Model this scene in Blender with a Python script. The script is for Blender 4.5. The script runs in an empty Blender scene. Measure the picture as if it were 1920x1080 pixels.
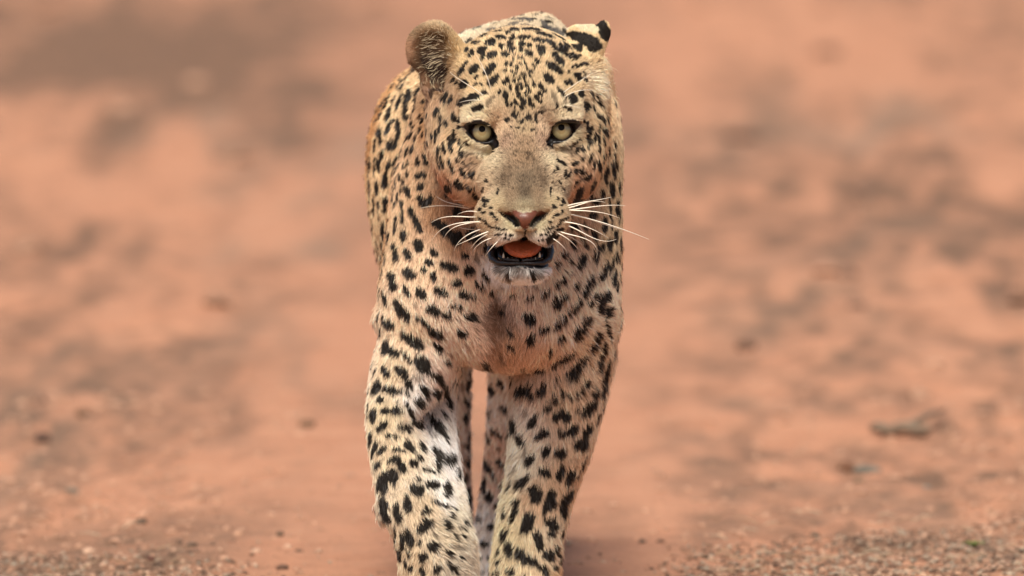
import bpy, math, time
import numpy as np
from mathutils import Vector, Matrix
from mathutils.bvhtree import BVHTree
T0 = time.time()
C = bpy.context.scene
COL = C.collection
rng = np.random.default_rng(7)

# ------------------------------------------------------------------ camera, light, exposure
S = 0.0006                       # metres per design unit (one unit is about 0.6 mm)
D, HC, ZA = 25000.0, 2667.0, 690.0
cam_d = bpy.data.cameras.new('camera'); cam = bpy.data.objects.new('camera', cam_d); COL.objects.link(cam)
cam.location = (0, -D*S, HC*S)
L = math.hypot(D, HC-ZA)
pitch = math.atan2(HC-ZA, D)
cam.rotation_euler = (math.pi/2-pitch, 0, 0)
cam_d.sensor_width = 36; cam_d.lens = 36*L/1920
cam_d.clip_start = 0.5; cam_d.clip_end = 3000
cam_d.dof.use_dof = True; cam_d.dof.focus_distance = (L-40)*S
cam_d.dof.aperture_fstop = cam_d.lens*1e-3/0.080; cam_d.dof.aperture_blades = 0
C.camera = cam
W = bpy.data.worlds.new('World'); C.world = W; W.use_nodes = True
nt = W.node_tree
sky = nt.nodes.new('ShaderNodeTexSky'); sky.sky_type = 'NISHITA'; sky.sun_disc = False
SUN_EL, SUN_AZ = math.radians(56), math.radians(190)   # azimuth clockwise from +Y
sky.sun_elevation = SUN_EL; sky.sun_rotation = SUN_AZ
sky.air_density = 1.0; sky.dust_density = 4.0; sky.ozone_density = 1.0
bg = nt.nodes['Background']; bg.inputs[1].default_value = 0.078
nt.links.new(sky.outputs[0], bg.inputs[0])
sd = bpy.data.lights.new('sun', 'SUN'); sun = bpy.data.objects.new('sun', sd); COL.objects.link(sun)
sd.energy = 2.6; sd.angle = math.radians(20); sd.color = (1.0, 0.93, 0.80)
sv = Vector((math.sin(SUN_AZ)*math.cos(SUN_EL), math.cos(SUN_AZ)*math.cos(SUN_EL), math.sin(SUN_EL)))
sun.rotation_euler = sv.to_track_quat('Z', 'Y').to_euler(); sun.location = (0, -3, 12)
C.view_settings.view_transform = 'Standard'; C.view_settings.look = 'None'
C.view_settings.exposure = 0.70; C.view_settings.gamma = 1; C.view_settings.use_curve_mapping = False
C.cycles.use_denoising = True
C.cycles.max_bounces = 6; C.cycles.diffuse_bounces = 3; C.cycles.transparent_max_bounces = 8
C.cycles_curves.shape = 'RIBBONS'; C.cycles_curves.subdivisions = 2

# ------------------------------------------------------------------ helpers
def uray(px, py):
    c, s = math.cos(pitch), math.sin(pitch)
    f = np.array([0, c, -s]); up = np.array([0, s, c])
    px = np.asarray(px, float); py = np.asarray(py, float)
    return f*L + (px-960)[..., None]*np.array([1., 0, 0]) + (540-py)[..., None]*up
ORG = np.array([0, -D, HC])
def U(px, py, y):                 # measured outline position -> design coordinates at depth y
    d = uray(px, py); t = (np.asarray(y, float)+D)/d[..., 1]
    return ORG + d*t[..., None]
def srgb(r, g, b):
    a = np.array([r, g, b])/255.0
    return np.where(a < .04045, a/12.92, ((a+.055)/1.055)**2.4)
_tab = np.random.default_rng(3).random((48, 48, 48)).astype(np.float32)*2-1
def noise(p):                     # smooth value noise, p (N,3)
    i = np.floor(p).astype(np.int64); f = (p-i).astype(np.float32); f = f*f*(3-2*f)
    i0 = i % 48; i1 = (i+1) % 48
    def g(a, b, c): return _tab[a[:, 0], b[:, 1], c[:, 2]]
    x0 = g(i0, i0, i0)*(1-f[:, 0])+g(i1, i0, i0)*f[:, 0]; x1 = g(i0, i1, i0)*(1-f[:, 0])+g(i1, i1, i0)*f[:, 0]
    x2 = g(i0, i0, i1)*(1-f[:, 0])+g(i1, i0, i1)*f[:, 0]; x3 = g(i0, i1, i1)*(1-f[:, 0])+g(i1, i1, i1)*f[:, 0]
    return (x0*(1-f[:, 1])+x1*f[:, 1])*(1-f[:, 2])+(x2*(1-f[:, 1])+x3*f[:, 1])*f[:, 2]
def mat(name, col=(.5, .5, .5), rough=.6, attr=None, spec=.5, coat=0, sss=0, bump=None):
    m = bpy.data.materials.new(name); m.use_nodes = True; n = m.node_tree.nodes; l = m.node_tree.links
    b = n['Principled BSDF']; b.inputs['Base Color'].default_value = (*col, 1); b.inputs['Roughness'].default_value = rough
    b.inputs['Specular IOR Level'].default_value = spec; b.inputs['Coat Weight'].default_value = coat; b.inputs['Coat Roughness'].default_value = .03
    if sss: b.inputs['Subsurface Weight'].default_value = sss; b.inputs['Subsurface Scale'].default_value = .01
    if attr:
        a = n.new('ShaderNodeAttribute'); a.attribute_name = attr; l.new(a.outputs['Color'], b.inputs['Base Color'])
    if bump:
        t = n.new('ShaderNodeTexNoise'); t.inputs['Scale'].default_value = bump[0]; t.inputs['Detail'].default_value = 4
        bm = n.new('ShaderNodeBump'); bm.inputs['Strength'].default_value = bump[1]; bm.inputs['Distance'].default_value = bump[2]
        c = n.new('ShaderNodeTexCoord'); l.new(c.outputs['Object'], t.inputs['Vector'])
        l.new(t.outputs['Fac'], bm.inputs['Height']); l.new(bm.outputs['Normal'], b.inputs['Normal'])
    return m
def np_mesh(name, V, F, smooth=True):
    me = bpy.data.meshes.new(name); V = np.asarray(V, np.float32); F = np.asarray(F, np.int32); k = F.shape[1]
    me.vertices.add(len(V)); me.vertices.foreach_set('co', V.ravel())
    me.loops.add(F.size); me.loops.foreach_set('vertex_index', F.ravel())
    me.polygons.add(len(F)); me.polygons.foreach_set('loop_start', np.arange(len(F), dtype=np.int32)*k)
    me.update(calc_edges=True); me.polygons.foreach_set('use_smooth', np.full(len(F), smooth)); me.validate()
    return me
def vcol(me, colr, name='col'):
    a = me.attributes.new(name, 'FLOAT_COLOR', 'POINT')
    c = np.ones((len(me.vertices), 4), np.float32); c[:, :3] = colr; a.data.foreach_set('color', c.ravel())
def obj(name, me, m, parent=None, **kw):
    o = bpy.data.objects.new(name, me); COL.objects.link(o)
    if m: me.materials.append(m)
    if parent: o.parent = parent
    for k, v in kw.items(): o[k] = v
    return o

# ------------------------------------------------------------------ leopard body: one implicit surface
def axis(segs):                    # segs: [(start, step), ..., end]
    out = []
    for (a, st), nx in zip(segs[:-1], segs[1:]):
        b = nx[0] if isinstance(nx, tuple) else nx
        n = max(1, int(round((b-a)/st))); out += list(a+(b-a)*np.arange(n)/n)
    out.append(segs[-1]); return np.array(out, np.float32)
GX = axis([(-330, 8), (-290, 3), (250, 8), 290])
GY = axis([(-210, 3), (260, 4), (480, 7), (900, 9), 2300])
GZ = axis([(-15, 7), (130, 5), (640, 3), 1215])
F_ = np.full((len(GX), len(GY), len(GZ)), 300, np.float32)
def box(lo, hi, m):
    s = []
    for G, a, b in zip((GX, GY, GZ), lo, hi):
        i, j = np.searchsorted(G, (a-m, b+m)); s.append(slice(max(0, i-1), min(len(G), j+1)))
    return tuple(s)
def grid(s):
    return GX[s[0]][:, None, None], GY[s[1]][None, :, None], GZ[s[2]][None, None, :]
def comb(s, d, k, op='add'):
    a = F_[s]
    if op == 'add':
        h = np.maximum(k-np.abs(a-d), 0)/k; F_[s] = np.minimum(a, d)-h*h*k*.25
    else:
        h = np.maximum(k-np.abs(a+d), 0)/k; F_[s] = np.maximum(a, -d)+h*h*k*.25
def rotm(rx=0, ry=0, rz=0):
    return np.array(Matrix.Rotation(math.radians(rz), 3, 'Z') @ Matrix.Rotation(math.radians(ry), 3, 'Y') @ Matrix.Rotation(math.radians(rx), 3, 'X'))
def ell(px, py, y, rx, ry, rz, k=20, op='add', rot=(0, 0, 0)):
    c = U(px, py, y); R = rotm(*rot); m = max(rx, ry, rz)
    e = np.sqrt((R**2) @ np.array([rx, ry, rz])**2)
    s = box(c-e, c+e, k+25); X, Y, Z = grid(s); X = X-c[0]; Y = Y-c[1]; Z = Z-c[2]
    q = [X*R[0, i]+Y*R[1, i]+Z*R[2, i] for i in range(3)]
    r = np.sqrt((q[0]/rx)**2+(q[1]/ry)**2+(q[2]/rz)**2)
    g = np.sqrt((q[0]/rx**2)**2+(q[1]/ry**2)**2+(q[2]/rz**2)**2)+1e-6
    comb(s, (r*(r-1)/g).astype(np.float32), k, op)
def rcone(p, q, r1, r2, k=20, op='add', flat=1.0):   # tapered limb piece; flat scales x thickness
    a, b = U(*p), U(*q); m = max(r1, r2)
    s = box(np.minimum(a, b)-m, np.maximum(a, b)+m, k+25); X, Y, Z = grid(s); ab = b-a
    t = np.clip(((X-a[0])*ab[0]+(Y-a[1])*ab[1]+(Z-a[2])*ab[2])/(ab@ab), 0, 1)
    d = np.sqrt(((X-a[0]-t*ab[0])/flat)**2+(Y-a[1]-t*ab[1])**2+(Z-a[2]-t*ab[2])**2)-(r1+(r2-r1)*t)
    comb(s, (d*min(1, flat)).astype(np.float32), k, op)
def rows(R, k=25, op='add', sq=2.0):  # R: rows (xl, xr, py, y, ry) down the silhouette
    R = np.array(R, float); c = U((R[:, 0]+R[:, 1])/2, R[:, 2], R[:, 3]); sc = (R[:, 3]+D)/D
    rx = (R[:, 1]-R[:, 0])/2*sc; ry = R[:, 4]; o = np.argsort(c[:, 2]); z = c[o, 2]
    m = max(rx.max(), ry.max())
    s = box([c[:, 0].min()-m, c[:, 1].min()-m, z[0]], [c[:, 0].max()+m, c[:, 1].max()+m, z[-1]], k+25)
    X, Y, Z = grid(s); zz = Z.ravel()
    def it(v):                      # smooth (Catmull-Rom like) row interpolation
        v = v[o]; g = np.gradient(v, z); i = np.clip(np.searchsorted(z, zz)-1, 0, len(z)-2)
        h = z[i+1]-z[i]; t = np.clip((zz-z[i])/h, 0, 1)
        return (v[i]*(1+2*t)*(1-t)**2+g[i]*h*t*(1-t)**2+v[i+1]*t*t*(3-2*t)+g[i+1]*h*t*t*(t-1))[None, None, :]
    CX, CY, RX, RY = it(c[:, 0]), it(c[:, 1]), np.maximum(it(rx), 3), np.maximum(it(ry), 3)
    u = np.abs(X-CX)/RX; w = np.abs(Y-CY)/RY
    r = (u**sq+w**sq)**(1/sq); g = np.sqrt((u/RX)**2+(w/RY)**2)/np.maximum(r, 1e-3)+1e-6
    d = (r-1)/g
    dz = np.maximum(np.maximum(z[0]-Z, Z-z[-1]), 0)
    d = np.where(dz > 0, np.sqrt(np.maximum(d, 0)**2+dz**2), d)
    comb(s, d.astype(np.float32), k, op)
# trunk, far to near
rows([(900, 1000, 84, 980, 60), (840, 1030, 98, 980, 200), (770, 1060, 132, 970, 330), (722, 1075, 180, 970, 360), (701, 1090, 230, 960, 400), (690, 1095, 310, 960, 420),
      (697, 1100, 410, 960, 420), (715, 1095, 500, 960, 380), (745, 1080, 570, 960, 300), (800, 1040, 620, 960, 200), (860, 980, 645, 960, 80)], 40)
ell(905, 340, 1450, 190, 300, 215, 90)                      # rump
# thighs and hind legs
rcone((800, 330, 1500), (840, 560, 1420), 120, 75, 60, flat=.8)
rcone((1010, 330, 1500), (985, 560, 1380), 120, 75, 60, flat=.8)
rcone((840, 560, 1420), (838, 730, 1640), 72, 40, 40, flat=.85)
rcone((838, 730, 1640), (842, 1010, 1570), 40, 32, 25, flat=.95)
rcone((842, 1010, 1570), (842, 1075, 1510), 36, 40, 20)
rows([(832, 880, 640, 1160, 80), (840, 879, 720, 1170, 50), (834, 878, 800, 1180, 42), (832, 879, 900, 1190, 38), (833, 883, 970, 1180, 36), (830, 890, 1060, 1170, 40), (828, 892, 1120, 1130, 60), (835, 885, 1150, 1120, 60)], 25)
rows([(912, 1000, 620, 1050, 100), (919, 985, 700, 1060, 60), (917, 975, 780, 1070, 48), (911, 965, 860, 1080, 42), (902, 955, 940, 1080, 40), (889, 950, 1010, 1070, 40), (886, 955, 1080, 1050, 50), (884, 958, 1130, 1020, 75), (895, 945, 1160, 1010, 70)], 25)
# neck and shoulders seen past the head
rows([(972, 1036, 35, 560, 50), (915, 1052, 48, 560, 90), (868, 1066, 64, 550, 120), (844, 1092, 84, 530, 150), (826, 1122, 110, 500, 190), (790, 1138, 180, 470, 220), (764, 1150, 260, 450, 230), (740, 1159, 335, 440, 230),
      (729, 1163, 420, 430, 230), (720, 1160, 500, 430, 225), (713, 1150, 560, 430, 215), (722, 1142, 620, 440, 190), (800, 1092, 650, 450, 140), (886, 1050, 672, 460, 90), (925, 1020, 684, 470, 50), (945, 1000, 692, 470, 25)], 40)
rcone((975, 190, 150), (975, 260, 420), 130, 175, 60)        # neck to skull
ell(1008, 95, 620, 46, 90, 60, 40)                         # shoulder blades

ell(818, 560, 330, 82, 110, 105, 60)                         # chest muscles either side of the breast groove
ell(1050, 565, 330, 82, 110, 110, 60)
ell(930, 600, 222, 16, 30, 62, 45, 'sub')

ell(965, 628, 330, 60, 110, 62, 70); ell(905, 625, 350, 60, 100, 50, 60)
ell(1130, 600, 420, 20, 120, 90, 40)
# standing leg (right of the picture)
rows([(1000, 1140, 600, 420, 130), (985, 1143, 650, 415, 130), (966, 1140, 700, 405, 118), (960, 1130, 750, 395, 104), (957, 1117, 800, 385, 92), (956, 1104, 850, 375, 82), (952, 1085, 900, 365, 74),
      (940, 1068, 950, 355, 68), (933, 1055, 1000, 345, 64), (925, 1050, 1050, 335, 62), (920, 1050, 1090, 330, 66), (915, 1053, 1130, 320, 72), (908, 1060, 1165, 295, 90), (905, 1063, 1195, 270, 110), (915, 1055, 1215, 265, 100)], 25)
for q in (-52, -19, 17, 50): ell(984+q, 1190, 178-abs(q)*.35, 19, 42, 24, 10)
# swinging leg (left of the picture)
rows([(715, 905, 590, 380, 130), (712, 880, 640, 370, 130), (700, 858, 690, 350, 118), (694, 835, 730, 330, 100), (690, 790, 775, 300, 84), (692, 798, 820, 280, 78), (700, 822, 870, 250, 76), (709, 846, 920, 225, 76),
      (717, 866, 960, 205, 74), (737, 884, 1000, 190, 68), (748, 892, 1040, 180, 62), (753, 893, 1075, 180, 58), (762, 890, 1105, 190, 52)], 22)
rows([(800, 868, 660, 420, 90), (772, 854, 720, 400, 70), (776, 848, 780, 375, 62), (782, 851, 840, 340, 58), (800, 858, 890, 310, 52), (825, 866, 930, 270, 45), (845, 875, 970, 240, 30)], 22)
ell(722, 955, 235, 13, 26, 26, 14)                           # wrist bone
rcone((822, 1085, 190), (828, 1150, 290), 54, 58, 25)        # paw hanging behind the bent wrist
rcone((828, 1150, 290), (830, 1180, 350), 60, 42, 20)
for q in (-42, -15, 13, 40): rcone((829+q, 1165, 300), (829+q*1.1, 1195, 345), 20, 15, 8)
# tail
tp = [(960, 300, 1640, 55), (990, 420, 1800, 40), (1010, 640, 1900, 34), (1010, 840, 1980, 30), (1000, 960, 2100, 26), (990, 950, 2220, 22)]
for a, b in zip(tp[:-1], tp[1:]): rcone(a[:3], b[:3], a[3], b[3], 25)
# ---- head
ell(980, 170, 150, 142, 165, 112, 30)                        # skull
ell(980, 140, 120, 95, 90, 62, 40)
ell(979, 215, 62, 112, 75, 66, 40)                           # forehead
ell(916, 203, 10, 44, 34, 24, 36, rot=(0, 0, 8)); ell(1044, 201, 10, 42, 34, 24, 36, rot=(0, 0, -8)); ell(981, 232, 6, 40, 42, 50, 30)   # brows
ell(873, 290, 100, 58, 95, 84, 36); ell(1080, 288, 100, 50, 95, 84, 36)       # cheekbones
ell(888, 326, 60, 42, 75, 56, 26); ell(1060, 326, 60, 36, 75, 56, 26)
ell(835, 230, 160, 34, 80, 90, 30); ell(1108, 228, 160, 26, 80, 90, 30)       # cheek ruff
ell(981, 300, -20, 50, 70, 62, 30)                           # bridge
rcone((982, 262, -8), (984, 372, -96), 46, 45, 16, flat=1.02)
ell(984, 384, -112, 49, 34, 25, 12)                          # nose tip fur
ell(936, 342, -35, 40, 52, 48, 25); ell(1031, 342, -35, 40, 52, 48, 25)       # side of muzzle
ell(936, 403, -82, 45, 50, 44, 16); ell(1030, 403, -82, 38, 50, 44, 16)       # whisker pads
ell(950, 438, -100, 34, 30, 27, 12, rot=(0, 14, 0)); ell(1014, 438, -100, 33, 30, 27, 12, rot=(0, -14, 0))
ell(978, 470, 40, 50, 75, 44, 30)                            # jaw behind
ell(978, 502, -42, 50, 48, 27, 18)                           # chin
ell(933, 453, 0, 14, 60, 44, 16); ell(1021, 453, 0, 11, 60, 42, 16)
# mouth opening
ell(976, 466, -75, 46, 75, 26, 8, 'sub'); ell(942, 476, -60, 20, 45, 22, 8, 'sub'); ell(1010, 476, -60, 20, 45, 22, 8, 'sub')
ell(984, 448, -128, 7, 20, 16, 10, 'sub')                    # split lip
# nose: step under the fur, nostril hollows
ell(984, 412, -134, 30, 22, 20, 8)
ell(953, 409, -142, 26, 26, 9.5, 5, 'sub', rot=(0, 38, 0)); ell(1015, 409, -142, 26, 26, 9.5, 5, 'sub', rot=(0, -38, 0))
# eyes
for sx, ex, ey in ((1, 903, 246), (-1, 1054, 244)):
    ell(ex, ey, 22, 40, 34, 34, 16)
    ell(ex, ey-25, 6, 38, 26, 12, 12, rot=(0, 4*sx, 0))
    ell(ex, ey-20, -8, 35, 18, 8, 9, rot=(0, -4*sx, 0)); ell(ex, ey+4, -18, 27, 40, 17, 4, 'sub', rot=(0, 16*sx, 0))
    ell(ex+sx*24, ey+22, -28, 9, 26, 14, 6, 'sub', rot=(0, -38*sx, 0))
# ears
ell(811, 90, 150, 50, 20, 50, 8, rot=(0, 30, 0)); ell(838, 118, 145, 44, 26, 55, 14, rot=(0, -20, 0)); ell(822, 155, 142, 30, 26, 44, 12, rot=(0, -24, 0)); ell(846, 170, 140, 20, 28, 40, 14, rot=(0, -12, 0))
ell(808, 94, 124, 43, 26, 44, 5, 'sub', rot=(0, 30, 0)); ell(822, 138, 118, 24, 24, 40, 8, 'sub', rot=(0, -18, 0)); ell(838, 172, 118, 12, 22, 26, 8, 'sub', rot=(0, -20, 0))
ell(1098, 66, 165, 36, 15, 22, 8, rot=(0, 4, 0)); ell(1128, 66, 165, 15, 15, 28, 6, rot=(0, 14, 0)); ell(1100, 90, 155, 32, 22, 26, 14, rot=(0, -30, 0)); ell(1106, 122, 150, 17, 30, 48, 16, rot=(0, 14, 0))
ell(1085, 40, 150, 24, 60, 7, 5, 'sub', rot=(0, 8, 0))
print('sdf', round(time.time()-T0, 1))

def surface_nets(F):
    sg = F < 0; nx, ny, nz = F.shape
    c = sum(sg[i:nx-1+i, j:ny-1+j, k:nz-1+k].astype(np.int8) for i in (0, 1) for j in (0, 1) for k in (0, 1))
    act = (c > 0) & (c < 8); I = np.argwhere(act); ids = -np.ones(act.shape, np.int32); ids[act] = np.arange(len(I))
    acc = np.zeros((len(I), 3)); cnt = np.zeros(len(I)); G = [GX.astype(float), GY.astype(float), GZ.astype(float)]
    cor = [(i, j, k) for i in (0, 1) for j in (0, 1) for k in (0, 1)]
    for a in cor:
        for ax in range(3):
            if a[ax]: continue
            b = list(a); b[ax] = 1
            ia, ib = I+np.array(a), I+np.array(b)
            fa = F[tuple(ia.T)]; fb = F[tuple(ib.T)]; m = (fa < 0) != (fb < 0)
            t = np.where(m, fa/np.where(m, fa-fb, 1), 0)
            pa = np.stack([G[q][ia[:, q]] for q in range(3)], 1); pb = np.stack([G[q][ib[:, q]] for q in range(3)], 1)
            acc[m] += (pa+(pb-pa)*t[:, None])[m]; cnt[m] += 1
    V = acc/cnt[:, None]; quads = []
    for ax in range(3):
        sl0 = [slice(None)]*3; sl1 = [slice(None)]*3; sl0[ax] = slice(0, -1); sl1[ax] = slice(1, None)
        s0, s1 = sg[tuple(sl0)], sg[tuple(sl1)]; E = np.argwhere(s0 != s1)
        u, v = (ax+1) % 3, (ax+2) % 3
        ok = (E[:, u] > 0) & (E[:, v] > 0) & (E[:, u] < F.shape[u]-1) & (E[:, v] < F.shape[v]-1); E = E[ok]
        def cid(du, dv):
            q = E.copy(); q[:, u] -= du; q[:, v] -= dv; return ids[tuple(q.T)]
        Q = np.stack([cid(1, 1), cid(0, 1), cid(0, 0), cid(1, 0)], 1)
        fl = ~s0[tuple(E.T)]; Q[fl] = Q[fl][:, ::-1]; quads.append(Q)
    return V, np.concatenate(quads)
V, Q = surface_nets(F_); del F_
def vnormals(V, Q):
    n = np.cross(V[Q[:, 2]]-V[Q[:, 0]], V[Q[:, 3]]-V[Q[:, 1]]); N = np.zeros_like(V)
    for i in range(4):
        for a in range(3): N[:, a] += np.bincount(Q[:, i], n[:, a], len(V))
    return N/np.maximum(np.linalg.norm(N, axis=1), 1e-9)[:, None]
def relax(V, Q, n, f=.5):
    e = np.concatenate([Q[:, [0, 1]], Q[:, [1, 2]], Q[:, [2, 3]], Q[:, [3, 0]]]); deg = np.bincount(e.ravel(), minlength=len(V))[:, None]
    for _ in range(n):
        A = np.stack([np.bincount(e[:, 0], V[e[:, 1], a], len(V))+np.bincount(e[:, 1], V[e[:, 0], a], len(V)) for a in range(3)], 1)/deg
        V = V+(A-V)*f
    return V
V = relax(V, Q, 2, .5)
N = vnormals(V, Q)
print('mesh', V.shape, Q.shape, round(time.time()-T0, 1))
bvh = BVHTree.FromPolygons([tuple(v) for v in V.tolist()], Q.tolist())
def hit(px, py):
    d = Vector(uray(px, py)).normalized(); h = bvh.ray_cast(Vector(ORG), d)
    if h[0] is None: return None
    return np.array(h[0]), h[2], np.array(d)

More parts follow.
